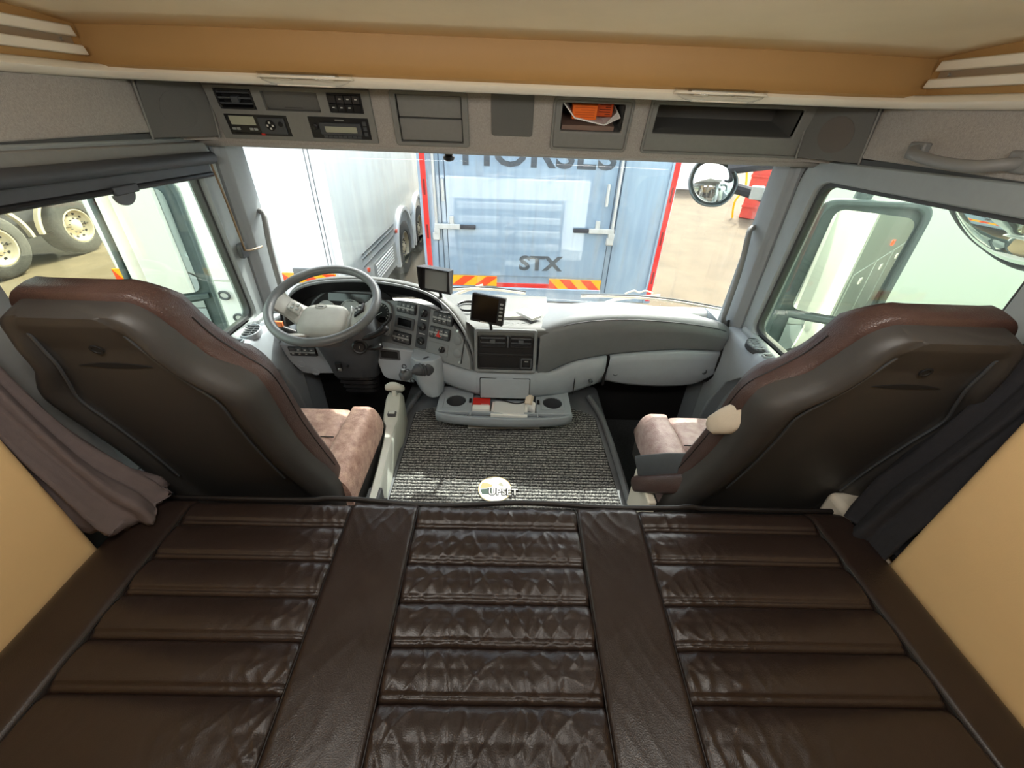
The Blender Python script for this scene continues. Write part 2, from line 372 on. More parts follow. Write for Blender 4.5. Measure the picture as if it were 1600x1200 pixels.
# ------------------------------------------------------------------ overhead console
CF = FRM((0, 1.655, 2.96), (1, 0, 0), (0, -.27, .96))
con = T('overhead_console', 'grey overhead console above the windscreen with radios, switches and open lockers', 'console', (0, 1.66, 2.87))
b = MB(CF); b.plate([-1.06, 1.06], [-.10, .10], [(.166, .376, -.021, .063), (.485, .972, -.020, .067), (-.384, -.168, -.071, .070), (-.998, -.466, -.081, .076)], 0, .012)
b.obj('console_face', M['header'], con, smooth=20)
# radio module
b = MB(CF); b.plate([-.998, -.466], [-.081, .076], [(-.970, -.850, .009, .067), (-.820, -.638, .009, .064), (-.607, -.495, .009, .066), (-.970, -.761, -.068, -.005), (-.690, -.487, -.070, -.004)], .010, .03)
rm = b.obj('radio_panel', M['module'], con, bev=.004)
def vent(f, u0, u1, v0, v1, parent, slats=3, d=.006):
    v = MB(f); v.ring(rr(u0, u1, v0, v1, .012), rr(u0+.006, u1-.006, v0+.006, v1-.006, .008), -.02, d); o = v.obj('air_vent', M['black'], parent, bev=.0015)
    MB(f).box(u0+.004, u1-.004, v0+.004, v1-.004, -.03, -.02).obj('vent_back', M['matt_black'], o)
    for k in range(slats):
        vc = v0+.006+(v1-v0-.012)*(k+.5)/slats; h = (v1-v0-.012)/slats*.40
        MB(f).hexa([(u0+.007, vc-h, -.012), (u1-.007, vc-h, -.012), (u1-.007, vc-h*.3, -.012), (u0+.007, vc-h*.3, -.012)], [(u0+.007, vc+h*.2, d-.002), (u1-.007, vc+h*.2, d-.002), (u1-.007, vc+h, d-.002), (u0+.007, vc+h, d-.002)]).obj('slat', M['btn'] if k % 2 else M['column'], o)
    uc = (u0+u1)/2; MB(f).box(uc-.012, uc+.012, (v0+v1)/2-.009, (v0+v1)/2+.009, -.005, d+.004).obj('vent_slider', M['btn'], o, bev=.002)
    return o
vent(CF, -.970, -.850, .009, .067, con, 3, .012)
MB(CF).prism(rr(-.820, -.638, .009, .064, .012), -.012, -.002).obj('flush_lid', M['module_dark'], rm, bev=.003)
MB(CF).box(-.76, -.70, .0155, .017, -.002, -.0012).obj('lid_slot', M['black'], rm)
def bank(f, u0, u1, v0, v1, cols, rows_, parent, m=None, d=.010, name='switch_bank', marks=True, lightrow=False):
    o = MB(f); o.prism(rr(u0, u1, v0, v1, .007), -.006, d-.004); o = o.obj(name, M['black'], parent, bev=.0015)
    w = (u1-u0-.008)/cols; h = (v1-v0-.008)/rows_
    for i in range(cols):
        for j in range(rows_):
            a = u0+.004+i*w; c = v0+.004+j*h
            k = MB(f); k.hexa([(a+.0008, c+.0008, d-.005), (a+w-.0008, c+.0008, d-.005), (a+w-.0008, c+h-.0008, d-.005), (a+.0008, c+h-.0008, d-.005)],
                              [(a+.0016, c+.002, d+(.003 if j else .0)), (a+w-.0016, c+.002, d+(.003 if j else .0)), (a+w-.0016, c+h-.002, d+(0 if j else .003)), (a+.0016, c+h-.002, d+(0 if j else .003))])
            k = k.obj('button', m or M['btn'], o)
            if marks and (i*3+j*5) % 4 != 1: MB(f).box(a+w*.35, a+w*.65, c+h*.5, c+h*.62, d+.0006, d+.0028).obj('mark', M['mark'], o)
        if lightrow: MB(f).box(u0+.004+i*w+.001, u0+.004+(i+1)*w-.001, (v0+v1)/2-.004, (v0+v1)/2+.004, d, d+.0045).obj('rocker_edge', M['btn_light'], o)
    return o
bank(CF, -.607, -.495, .009, .066, 4, 2, con, M['black'], .014)
def knob(f, u, v, r, h, parent, m=None, bar=True, ang=0):
    o = MB(f); o.lathe([(r, -.004), (r, h*.5), (r*.9, h*.55), (r*.86, h), (r*.75, h+.001)], 20, (u, v)); o = o.obj('knob', m or M['black'], parent, smooth=40)
    if bar:
        b_ = MB(f @ Matrix.Translation((u, v, 0)) @ Matrix.Rotation(ang, 4, 'Z')); b_.box(-r*.85, r*.85, -r*.2, r*.2, h*.5, h+.006); b_.obj('grip', m or M['black'], parent, bev=.0015)
        b_ = MB(f @ Matrix.Translation((u, v, 0)) @ Matrix.Rotation(ang, 4, 'Z')); b_.box(r*.4, r*.85, -r*.05, r*.05, h+.006, h+.0065); b_.obj('pointer', M['mark'], parent)
    return o
# tachograph
t = MB(CF).prism(rr(-.970, -.761, -.068, -.005, .004), -.01, .010).obj('tachograph', M['black'], con, bev=.002)
MB(CF).box(-.955, -.872, -.036, -.010, .010, .012).obj('display', M['lcd'], t)
for u in (-.952, -.937, -.893, -.878): MB(CF).box(u-.006, u+.006, -.052, -.045, .010, .0125).obj('button', M['btn_light'], t)
MB(CF).box(-.955, -.865, -.0635, -.060, .010, .0112).obj('card_slot', M['matt_black'], t)
MB(CF).box(-.862, -.772, -.062, -.012, .010, .014).obj('drum_cover', M['column'], t, bev=.002)
MB(CF).lathe([(.016, .012), (.016, .016), (.012, .018)], 24, (-.822, -.034)).obj('dial', M['matt_black'], t)
for a in range(4): MB(CF).box(-.822+.009*math.cos(a*PI/2)-.003, -.822+.009*math.cos(a*PI/2)+.003, -.034+.009*math.sin(a*PI/2)-.003, -.034+.009*math.sin(a*PI/2)+.003, .018, .0185).obj('mark', M['mark'], t)
MB(CF).lathe([(.008, .012), (.008, .016)], 16, (-.787, -.030)).obj('dial', M['matt_black'], t)
MB(CF).box(-.864, -.852, -.066, -.060, .010, .0145).obj('warning_mark', M['red'], t)
# radio
t = MB(CF).prism(rr(-.690, -.487, -.070, -.004, .004), -.01, .010).obj('radio', M['black'], con, bev=.002)
MB(CF).ring(rr(-.655, -.515, -.056, -.020, .002), rr(-.640, -.530, -.050, -.030, .002), .010, .016).obj('display_bezel', M['column'], t)
MB(CF).box(-.640, -.530, -.050, -.030, .010, .0115).obj('display', M['lcd'], t)
knob(CF, -.672, -.034, .011, .014, t, bar=False)
for k in range(8): MB(CF).box(-.650+k*.0165, -.636+k*.0165, -.067, -.059, .010, .0125).obj('button', M['btn'], t)
for k in range(3): MB(CF).box(-.508, -.496, -.058+k*.016, -.046+k*.016, .010, .0125).obj('button', M['btn'], t)
MB(CF).box(-.60, -.57, -.0135, -.0105, .010, .0105).obj('mark', M['btn_light'], t)
# twin flap locker
fl = MB(CF).ring(rr(-.403, -.147, -.083, .081, .010), rr(-.384, -.168, -.071, .070, .004), -.02, .012).obj('flap_frame', M['module'], con, bev=.003)
MB(CF).box(-.382, -.170, .002, .068, -.02, -.002).obj('flap', M['module'], fl, bev=.003)
MB(CF).box(-.382, -.170, -.069, -.001, -.02, .002).obj('flap', M['module'], fl, bev=.003)
MB(CF).prism(rr(-.070, .072, -.044, .085, .010), -.005, .004).obj('speaker_grille', M['module_dark'], con, bev=.002)
# two open lockers
def locker(u0, u1, v0, v1, hu0, hu1, hv0, hv1, dep):
    b = MB(CF); b.plate([u0, u1], [v0, v1], [(hu0, hu1, hv0, hv1)], .006, .02); o = b.obj('locker_frame', M['module'], con, bev=.006, seg=3)
    MB(CF).ring(rr(u0-.006, u1+.006, v0-.006, v1+.006, .014), rr(u0+.002, u1-.002, v0+.002, v1-.002, .01), 0, .009).obj('frame_edge', M['module'], o, bev=.002)
    b = MB(CF); e = .004
    for x in ((hu0-e, hu1+e, hv0-e, hv0, -dep, -.006), (hu0-e, hu1+e, hv1, hv1+e, -dep, -.006), (hu0-e, hu0, hv0, hv1, -dep, -.006), (hu1, hu1+e, hv0, hv1, -dep, -.006), (hu0-e, hu1+e, hv0-e, hv1+e, -dep-e, -dep)): b.box(*x)
    b.obj('locker_box', M['module_dark'], o)
locker(.142, .398, -.075, .075, .167, .376, -.021, .062, .16)
locker(.462, 1.026, -.075, .082, .485, .972, -.018, .066, .17)
# corner speakers
for s in (-1, 1):
    a = Vector((s*.995, 1.635, 3.045)); c = Vector((s*1.085, 1.50, 3.045))
    f = FRM((s*1.065, 1.572, 2.96), (.10, .145, 0) if s < 0 else (.10, -.145, 0), (0, -.2, .98))
    p = MB(f); p.prism(rpoly([(-.10, -.075), (.105, -.075), (.09, .09), (-.09, .09)] if s < 0 else [(-.105, -.075), (.10, -.075), (.09, .09), (-.09, .09)], .008), -.015, .006); p = p.obj('corner_speaker', M['module_dark'], con, bev=.003)
    MB(f).lathe([(.052, .006), (.052, .0068), (.049, .0075)], 28).obj('speaker_cloth', M['speaker_brown'] if s > 0 else M['module_dark'], p)
    for x in (-.098, .098): MB(f).box(x-.003, x+.003, -.078, .09, -.01, .010).obj('speaker_edge', M['module'], p, bev=.001)
# clip hanging at the windscreen top
t = T('camera_mount', 'small black dome clipped to the top of the windscreen', 'mount', (-.265, 1.99, 2.80))
MB(FRM((-.265, 1.99, 2.80), (1, 0, 0), (0, 1, 0))).lathe([(.008, 0), (.022, .006), (.026, .018), (.018, .024), (.018, .034), (.024, .036), (.024, .046), (.012, .052)], 20).obj('dome', M['black'], t, smooth=40)
MB().box(-.275, -.255, 1.97, 2.01, 2.848, 2.875).obj('clip', M['metal'], t)
# loose packs in the small locker
CFI = CF
t = tag(MB(CF).box(.172, .352, -.020, -.006, -.14, -.008).obj('card_box', mat('brown_card', S(128, 104, 92), .7)), 'flat brown box lying under the papers in the small overhead locker', 'box')
t = MB(CF @ Matrix.Translation((.27, .012, -.05)) @ Matrix.Rotation(-.06, 4, 'Z')); t.loft([[(-.10, .040, z), (-.055, .0, z), (.05, -.012, z), (.10, .012, z), (.085, .03, z), (.084, .027, z), (.096, .010, z), (.05, -.016, z), (-.056, -.004, z), (-.103, .038, z)] for z in (-.07, .034)])
tag(t.obj('folded_paper', M['paper'], smooth=20), 'creased white paper folded under the orange packets in the overhead locker', 'paper')
for (u0, u1, v0, v1, d0, d1, nm, l) in ((.205, .288, .008, .050, -.06, -.022, 'orange', 'bright orange card packet, the nearer one in the overhead locker'), (.291, .345, .012, .052, -.09, -.045, 'orange_d', 'darker orange card packet behind the bright one in the overhead locker')):
    p = T('card_packet', l, 'packet', tuple(CF @ Vector(((u0+u1)/2, v0, d0))), 'orange packets')
    MB(CF).box(u0, u1, v0, v1, d0, d1).obj('carton', M[nm], p, bev=.001)
    for k in range(5): MB(CF).box(u0+.008+.02*(k % 3 == 0), u1-.008, v0+.006+k*.007, v0+.008+k*.007, d1, d1+.0004).obj('print_line', M['orange_d'] if nm == 'orange' else M['matt_black'], p)
# ceiling lamps hanging at the lip
for i, (x, l) in enumerate(((-.545, 'clear lens lamp under the front lip, above the radios'), (.555, 'clear lens lamp under the front lip, above the long open locker'))):
    t = T('ceiling_lamp', l, 'lamp', (x, 1.35, 3.03), 'clear lip lamps')
    f = FRM((x, 1.345, 3.045), (1, 0, 0), (0, 1, 0))
    b = MB(f); n = 24; rings = []
    for k, (rx, ry, z) in enumerate(((.125, .028, .012), (.122, .038, .004), (.112, .040, -.006), (.09, .034, -.013), (.05, .02, -.016), (.01, .005, -.017))): rings.append([(rx*math.copysign(abs(math.cos(2*PI*j/n))**.7, math.cos(2*PI*j/n)), -.006+ry*math.sin(2*PI*j/n), z) for j in range(n)])
    b.loft(rings); b.obj('lens', M['clear'], t, smooth=60)
    MB(f).tube([(.124*math.copysign(abs(math.cos(2*PI*j/40))**.7, math.cos(2*PI*j/40)), -.006+.038*math.sin(2*PI*j/40), .002) for j in range(40)], .0028, 6, closed=True).obj('lens_rim', M['lip'], t)
    MB(f).tube([(.075*math.copysign(abs(math.cos(2*PI*j/40))**.7, math.cos(2*PI*j/40)), -.006+.026*math.sin(2*PI*j/40), -.015) for j in range(40)], .0015, 6, closed=True).obj('lens_rib', M['lip'], t)
    MB(f).box(-.085, .085, -.02, .012, .000, .010).obj('reflector', M['metal'], t, bev=.003)
    for u in (-.055, .055): MB(f).box(u-.02, u+.02, -.014, .008, -.004, .003).obj('bulb', M['lip'], t, bev=.003)
# ------------------------------------------------------------------ dashboard
dash = T('dashboard', 'grey moulded dashboard spanning the cab under the windscreen', 'dashboard', (0, 1.8, 1.8))
def interp(st_, n=6): return cr(st_, n)
# passenger pod: upper pad and glove box lid
X = [.150, .195, .30, .45, .60, .80, .95, 1.03, 1.065]
LY = [1.632, 1.632, 1.634, 1.636, 1.642, 1.668, 1.70, 1.73, 1.765]; LZ = [2.195, 2.215, 2.248, 2.268, 2.268, 2.246, 2.213, 2.182, 2.16]
SY = [1.612, 1.632, 1.652, 1.662, 1.668, 1.682, 1.705, 1.725, 1.76]; SZ = [1.945, 1.965, 2.014, 2.052, 2.072, 2.084, 2.072, 2.060, 2.052]
rows = []
for i, x in enumerate(X):
    yb = wsy(x)-.03
    rows.append([(x, yb, 2.14), (x, (yb+LY[i])/2+.05, LZ[i]-.035), (x, LY[i]+.06, LZ[i]-.003), (x, LY[i]+.012, LZ[i]+.001), (x, LY[i]-.012, LZ[i]-.016), (x, LY[i]-.022, LZ[i]-.045), (x, LY[i]*.6+SY[i]*.4-.020, LZ[i]*.6+SZ[i]*.4), (x, SY[i]-.004, SZ[i]+.012), (x, SY[i]+.002, SZ[i]), (x, SY[i]+.05, SZ[i]-.004)])
def smoothrows(rows, n=5):
    cols = list(zip(*rows)); cols = [cr(c, n) for c in cols]; return [list(r) for r in zip(*cols)]
R = smoothrows(rows)
MB().loft(R, closed=False).obj('passenger_pad', M['dash'], dash, smooth=60)
# end caps of the pad
b = MB(); b.fc([b.v(p) for p in rows[0]+[(.15, 1.95, 1.95)]]); b.fc([b.v(p) for p in rows[-1]+[(1.065, 1.95, 2.0)]]); b.obj('pad_end', M['dash'], dash, smooth=10)
# crease line across the pad face
MB().tube([p[4]+Vector((0, -.002, .001)) for p in R[8:-6]], .0022, 6).obj('pad_seam', M['column'], dash)
BX = [.490, .62, .80, .95, 1.05]; BY = [1.690, 1.690, 1.70, 1.715, 1.745]; BZ = [1.893, 1.872, 1.861, 1.868, 1.905]
TY = [1.662, 1.668, 1.682, 1.705, 1.745]; TZ = [2.052, 2.069, 2.078, 2.068, 2.052]
rows = [[(BX[i], TY[i]+.06, TZ[i]-.004), (BX[i], TY[i]+.004, TZ[i]-.006), (BX[i], TY[i]-.004, TZ[i]-.016), (BX[i], TY[i]-.002, TZ[i]-.05), (BX[i], TY[i]*.45+BY[i]*.55-.004, TZ[i]*.45+BZ[i]*.55), (BX[i], BY[i]-.006, BZ[i]+.018), (BX[i], BY[i]+.008, BZ[i]), (BX[i], BY[i]+.10, BZ[i]-.005)] for i in range(5)]
glv = MB().loft(smoothrows(rows), closed=False).obj('glove_box_lid', M['dash_low'], dash, smooth=60, solid=.004)
for (x, y, z) in ((.535, 1.682, 1.945), (.985, 1.718, 1.945), (.93, 1.722, 1.893)):
    MB(FRM((x, y, z), (1, 0, 0), (0, .35, .93))).lathe([(.013, -.012), (.013, .004), (.011, .006), (.008, .002)], 16).obj('screw_cap', M['column'], glv)
MB().prism([(.48, 1.80), (1.06, 1.80), (1.06, 1.98), (.48, 1.98)], 1.86, 2.05).obj('glove_box_body', M['matt_black'], dash)
# centre lower band with drawer
CX = [-.305, -.22, -.135, -.125, 0, .125, .135, .22, .33, .475]
CTY = [1.640, 1.622, 1.606, 1.604, 1.600, 1.604, 1.606, 1.630, 1.655, 1.664]; CTZ = [2.010, 1.998, 1.992, 1.990, 1.988, 1.990, 1.992, 1.968, 2.016, 2.045]
CBY = [1.640, 1.622, 1.606, 1.604, 1.600, 1.604, 1.606, 1.632, 1.668, 1.690]; CBZ = [1.895, 1.868, 1.850, 1.848, 1.840, 1.842, 1.842, 1.835, 1.830, 1.885]
rows = [[(CX[i], CTY[i]+.06, CTZ[i]), (CX[i], CTY[i]+.004, CTZ[i]-.001), (CX[i], CTY[i]-.004, CTZ[i]-.008), (CX[i], CTY[i]-.010, CTZ[i]*.6+CBZ[i]*.4), (CX[i], CBY[i]-.004, CBZ[i]+.02), (CX[i], CBY[i]+.006, CBZ[i]), (CX[i], CBY[i]+.08, CBZ[i]-.01)] for i in range(10)]
cols = smoothrows(rows, 3)
band = MB().loft(cols, closed=False).obj('lower_band', M['dash_low'], dash, smooth=60, solid=.004)
f = FRM((0, 1.590, 1.905), (1, 0, 0), (0, .06, 1))
MB(f).prism(rr(-.118, .118, -.060, .052, .006), -.02, .0012).obj('drawer_gap', M['matt_black'], band)
MB(f).prism(rr(-.115, .115, -.057, .049, .006), -.02, .004).obj('drawer', M['dash_low'], band, bev=.003)
for x in (.335,): MB(FRM((x, 1.648, 1.93), (1, 0, 0), (0, .2, .98))).box(-.0012, .0012, -.085, .085, -.01, .004).obj('panel_gap', M['matt_black'], band)
MB(FRM((.415, 1.655, 1.912), (1, 0, 0), (0, .25, .97))).lathe([(.010, -.006), (.010, .006), (.007, .008), (.004, .005)], 16).obj('lock', M['column'], band)
MB().box(.476, .486, 1.668, 1.70, 1.88, 2.06).obj('gap_shadow_strip', M['matt_black'], dash)
# centre stack
KF = FRM((0, 1.60, 2.10), (1, 0, 0), (0, .2, .98))
b = MB(KF); b.ring(rr(-.140, .138, -.106, .098, .014), rr(-.126, .124, -.092, .084, .008), -.05, .006); sur = b.obj('stack_surround', M['panel'], dash, bev=.004)
stack = MB(KF).box(-.127, .125, -.093, .085, -.06, -.008).obj('centre_stack', M['black'], dash)
for u0, u1 in ((-.120, .002), (.016, .118)): vent(KF, u0, u1, .014, .068, dash, 2, .004)
MB(KF).box(.004, .014, .014, .068, -.01, .006).obj('thumb_wheel', M['btn'], stack, bev=.003)
b = MB(KF); b.plate([-.124, .122], [-.090, -.016], [(-.119, .062, -.084, -.028)], .000, .006); b.obj('slot_plate', M['black'], stack, bev=.002)
MB(KF).ring(rr(.069, .119, -.084, -.034, .006), rr(.075, .113, -.078, -.040, .005), -.004, .006).obj('socket_rim', M['btn'], stack, bev=.0015)
MB(KF).prism(rr(.076, .112, -.077, -.041, .005), -.004, .004).obj('socket_lid', M['black'], stack, bev=.002)
MB(KF).box(.086, .102, -.051, -.048, .004, .0045).obj('mark', M['mark'], stack)
# dash top tray in the middle
rows = []
for yy, zz, xl in ((1.616, 2.16, -.138), (1.616, 2.186, -.138), (1.628, 2.196, -.142), (1.66, 2.199, -.165), (1.70, 2.198, -.20), (1.735, 2.192, -.225), (1.80, 2.189, -.262), (1.86, 2.192, -.30), (1.95, 2.196, -.33), (None, 2.201, -.34), (0, 2.185, -.34)):
    rows.append([(x, yy if yy else wsy(x)-(.06 if yy is None else .03), zz) for x in [xl+(.20-xl)*k/12 for k in range(13)]])
MB().loft(rows, closed=False).obj('dash_top', M['dash_top'], dash, smooth=60)
text('Actros', .046, FRM((.03, 1.672, 2.1985), (1, .02, 0), (0, 1, .02)), M['dash_top'], 'embossed_script', dash, .0014, sx=1.35)
# driver pod: hood rim, hood top, switch panel, cluster
SF = FRM((-.33, 1.68, 2.13), (.909, -.416, 0), (.14, .31, .94))
rim = cr([(-1.045, 1.755, 2.10), (-1.03, 1.775, 2.20), (-.975, 1.80, 2.272), (-.86, 1.82, 2.306), (-.68, 1.825, 2.318), (-.50, 1.80, 2.312), (-.36, 1.75, 2.297), (-.265, 1.692, 2.255), (-.195, 1.645, 2.18), (-.150, 1.612, 2.09), (-.140, 1.597, 1.995)], 5)
rows = []
for p in rim:
    k = max(0, min(1, (p.z-2.05)/.2)); yb = wsy(p.x)-.03; zb = 2.19
    if p.x > -.30 or p.z < 2.21: rows.append([p+Vector((0, .012, -.006)), p, p+Vector((.006, .004, .008)), p+Vector((.018, .02, .006)), p+Vector((.03, .05, .0)), p+Vector((.035, .09, -.03)), p+Vector((.036, .14, -.08))])
    else: rows.append([p+Vector((0, .012, -.006)), p, p+Vector((0, .004, .009)), p+Vector((0, .018, .014)), p+Vector((0, .05, .006)), Vector((p.x, (p.y+yb)/2+.04, (p.z+zb)/2)), Vector((p.x, yb+.01, zb-.02))])
MB().loft(rows, closed=False).obj('cluster_hood', M['dash_top'], dash, smooth=70)
MB().tube([p+Vector((0, -.001, 0)) for p in rim], .0065, 8).obj('hood_bead', M['panel'], dash)
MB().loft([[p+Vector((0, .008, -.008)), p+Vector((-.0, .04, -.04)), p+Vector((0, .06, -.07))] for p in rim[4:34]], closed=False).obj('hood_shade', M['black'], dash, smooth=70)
out = [(-.30, .100), (-.152, .122), (.024, .108), (.135, .034), (.198, -.063), (.208, -.122), (.058, -.116), (-.123, -.100), (-.303, -.110)]
sp = MB(SF).prism(rpoly(out, [.02, .15, .12, .12, .06, .01, .1, .1, .02], 5), -.03, 0).obj('switch_panel', M['panel'], dash, bev=.004)
for (u0, u1, v0, v1, c, m_) in ((-.212, -.106, .063, .113, 4, None), (-.219, -.118, -.080, -.027, 4, None), (-.012, .092, .053, .106, 4, None), (-.022, .086, -.016, .038, 4, None)):
    bank(SF, u0, u1, v0, v1, c, 2, dash, M['btn'], .012, 'switch_bank', True, True)
dsp = MB(SF).ring(rr(-.216, -.110, -.010, .045, .006), rr(-.202, -.124, .002, .036, .003), -.004, .008).obj('display_frame', M['btn'], dash, bev=.002)
MB(SF).box(-.203, -.123, .001, .037, -.004, .002).obj('display', M['screen'], dsp)
h = MB(SF).prism(rr(-.093, -.033, -.082, .118, .008), -.004, .004).obj('heater_panel', M['column'], dash, bev=.002)
for v_, a in ((.083, 1.2), (.022, .1), (-.045, -.5)): knob(SF, -.062, v_, .019, .014, h, M['black'], True, a)
for v_ in (.052, -.012): MB(SF).box(-.078, -.046, v_-.001, v_+.002, .004, .0045).obj('mark', M['mark'], h)
for v_, u in ((-.002, .126), (-.058, .135)):
    MB(SF).lathe([(.023, -.002), (.023, .0015), (.019, .002), (.019, .005), (.017, .006)], 24, (u, v_)).obj('blank_cap', M['panel'], sp, smooth=40)
p = MB(SF).prism(rr(-.025, .084, -.090, -.034, .006), -.004, .003).obj('blank_plate', M['panel'], dash, bev=.002)
knob(SF, .055, -.060, .015, .014, p, M['black'], True, 1.4)
b = MB(SF); b.hexa([(.018, -.006, .012), (.044, -.006, .012), (.031, .026, .012)], [(.021, -.004, .018), (.041, -.004, .018), (.031, .021, .018)]); b.obj('hazard_switch', M['red'], sp)
MB(SF).box(.158, .1605, -.10, .012, -.002, .004).obj('panel_groove', M['matt_black'], sp)
for u, v_ in ((.118, .040), (.150, -.098)): MB(SF).lathe([(.006, -.001), (.006, .001), (.003, .0012)], 12, (u, v_)).obj('screw_head', M['metal'], sp)
# instrument cluster behind the wheel
IF = FRM((-.78, 1.865, 2.16), (1, -.06, 0), (0, .35, .94))
ins = MB(IF).prism(rpoly([(-.245, -.14), (.245, -.14), (.245, .04), (.17, .105), (-.15, .105), (-.245, .03)], [.02, .05, .08, .08, .08, .08], 5), -.02, 0).obj('instrument_cluster', M['matt_black'], dash)
MB(IF).ring(rpoly([(-.18, -.06), (.20, -.06), (.20, .03), (.14, .085), (-.10, .085), (-.18, .02)], .03, 5), rpoly([(-.172, -.052), (.192, -.052), (.192, .026), (.136, .077), (-.096, .077), (-.172, .016)], .03, 5), 0, .006).obj('cluster_rim', M['btn'], ins)
MB(IF).box(-.09, .12, .035, .072, 0, .002).obj('display', M['screen'], ins)
for u, r in ((-.10, .045), (.02, .055)):
    MB(IF).lathe([(r, 0), (r, .006), (r-.004, .006), (r-.004, .001)], 32, (u, -.01)).obj('gauge_rim', M['btn_light'], ins)
GF = FRM((-.585, 1.792, 2.155), (.909, -.416, 0), (.14, .31, .94))
g = MB(GF).prism(rpoly([(-.07, -.085), (.045, -.085), (.045, .05), (.02, .075), (-.07, .085)], [.01, .02, .04, .03, .02], 5), -.02, .003).obj('gauge_panel', M['panel'], dash, bev=.003)
MB(GF).lathe([(.046, .003), (.046, .0045)], 36, (-.012, .018)).obj('gauge_face', M['matt_black'], g)
for k in range(13):
    a = math.radians(-30+20*k); c_, s_ = math.cos(a), math.sin(a)
    MB(GF @ Matrix.Translation((-.012+.039*c_, .018+.039*s_, 0)) @ Matrix.Rotation(a, 4, 'Z')).box(-.004, .004, -.0008, .0008, .0045, .005).obj('tick', M['mark'], g)
MB(GF @ Matrix.Translation((-.012, .018, 0)) @ Matrix.Rotation(math.radians(215), 4, 'Z')).box(-.005, .034, -.0012, .0012, .006, .0075).obj('needle', M['mark'], g)
MB(GF).box(-.018, .014, -.012, .0, .0045, .005).obj('display', M['screen'], g)
# knee panels
KP = FRM((-.94, 1.69, 1.965), (1, 0, 0), (0, -.12, .99))
kp = MB(KP).prism(rpoly([(-.115, .095), (.17, .095), (.17, -.075), (-.055, -.085), (-.10, .0)], [.012, .01, .03, .03, .03], 4), -.06, 0).obj('knee_panel', M['dash_low'], dash, bev=.006)
bank(KP, -.078, .052, .028, .082, 4, 2, dash, M['btn'], .008, 'switch_bank', True, True)
for u, v_ in ((-.045, -.025), (.01, -.07)): MB(KP).lathe([(.020, -.004), (.020, .002), (.014, .003), (.012, -.002)], 18, (u, v_)).obj('screw_cap', M['dash_low'], kp)
KQ = FRM((-.53, 1.68, 1.955), (1, -.1, 0), (0, .1, .99))
kq = MB(KQ).prism(rpoly([(-.088, .095), (.10, .085), (.10, -.09), (-.062, -.075), (-.085, .01)], [.01, .01, .03, .03, .03], 4), -.06, 0).obj('knee_panel', M['dash_low'], dash, bev=.006)
MB(KQ).ring(rr(-.072, .030, .030, .082, .006), rr(-.062, .020, .038, .074, .004), -.002, .004).obj('cubby_frame', M['btn'], dash, bev=.002)
MB(KQ).box(-.063, .021, .037, .075, -.002, .001).obj('cubby', M['matt_black'], kq)
for u, v_ in ((.045, .0), (.08, -.075)): MB(KQ).lathe([(.012, -.004), (.012, .002), (.008, .003), (.006, -.002)], 18, (u, v_)).obj('screw_cap', M['column'], kq)
MB().prism([(-1.04, 1.76), (1.04, 1.76), (1.04, 2.03), (-1.04, 2.03)], 1.86, 2.0).obj('dash_core', M['matt_black'], dash)
MB().box(-1.065, 1.065, 1.98, 2.02, 1.42, 2.1).obj('bulkhead', M['matt_black'], dash)
# gear pod with lever
gp = [[(x*k+o, y, z) for x, y in ((-.078, 1.70), (-.074, 1.615), (-.045, 1.585), (.0, 1.575), (.045, 1.585), (.070, 1.615), (.072, 1.70))] for k, o, z in ((.9, -.362, 2.045), (1., -.362, 2.03), (1., -.362, 1.98), (.92, -.356, 1.92), (.75, -.348, 1.865), (.55, -.340, 1.845))]
pod = MB().loft(gp).obj('gear_pod', M['dash_low'], dash, smooth=60, bev=.004)
ax = Vector((-.62, -.62, .25)).normalized(); c0 = Vector((-.372, 1.60, 2.000))
LF = FRM(c0, ax.cross(Vector((0, 0, 1))), (0, 0, 1))
if (LF.to_3x3() @ Vector((0, 0, 1))).dot(ax) < 0: LF = FRM(c0, -ax.cross(Vector((0, 0, 1))), (0, 0, 1))
prof = [(.046, -.03), (.046, 0)]
for k in range(5): prof += [(.044-.005*k, .004+.010*k), (.036-.004*k, .009+.010*k)]
MB(LF).lathe(prof+[(.012, .058), (.0115, .065)], 20).obj('gaiter', M['column'], pod, smooth=60)
lv = MB(LF).lathe([(.010, .05), (.010, .072), (.022, .078), (.027, .095), (.025, .112), (.018, .122), (.006, .126)], 18).obj('gear_knob', M['btn'], pod, smooth=60)
MB(LF).box(-.010, .010, .015, .036, .095, .118).obj('thumb_switch', M['btn'], pod, bev=.005)
# cup tray
TF = FRM((0, .03, 1.833), (1, 0, 0), (0, 1, 0))
tr = T('cup_tray', 'grey tray with two cup holders under the centre of the dashboard', 'tray', (0, 1.56, 1.78))
b = MB(TF); b.plate([-.315, .315], [1.462, 1.665], [(-.155, .155, 1.47, 1.665), (-.285, -.175, 1.492, 1.602), (.175, .285, 1.492, 1.602)], 0, .02); top = b.obj('tray_top', M['dash_low'], tr, bev=.003)
arc = [(-.315+.63*k/16, 1.462-.040*(1-((k-8)/8)**2)**.6) for k in range(17)]
MB(TF).loft([[(x, y+.002, .0), (x, y-.006, -.004), (x, y-.006, -.024), (x, y+.006, -.055), (x*.98, y+.05, -.085)] for x, y in arc], closed=False).obj('front_lip', M['dash_low'], tr, smooth=60, solid=.005)
MB(TF).box(-.158, .158, 1.445, 1.665, -.045, -.03).obj('tray_floor', M['dash_low'], tr)
for x in (-.155, .155): MB(TF).box(x-.004, x+.004, 1.44, 1.665, -.04, .0).obj('divider', M['dash_low'], tr, bev=.002)
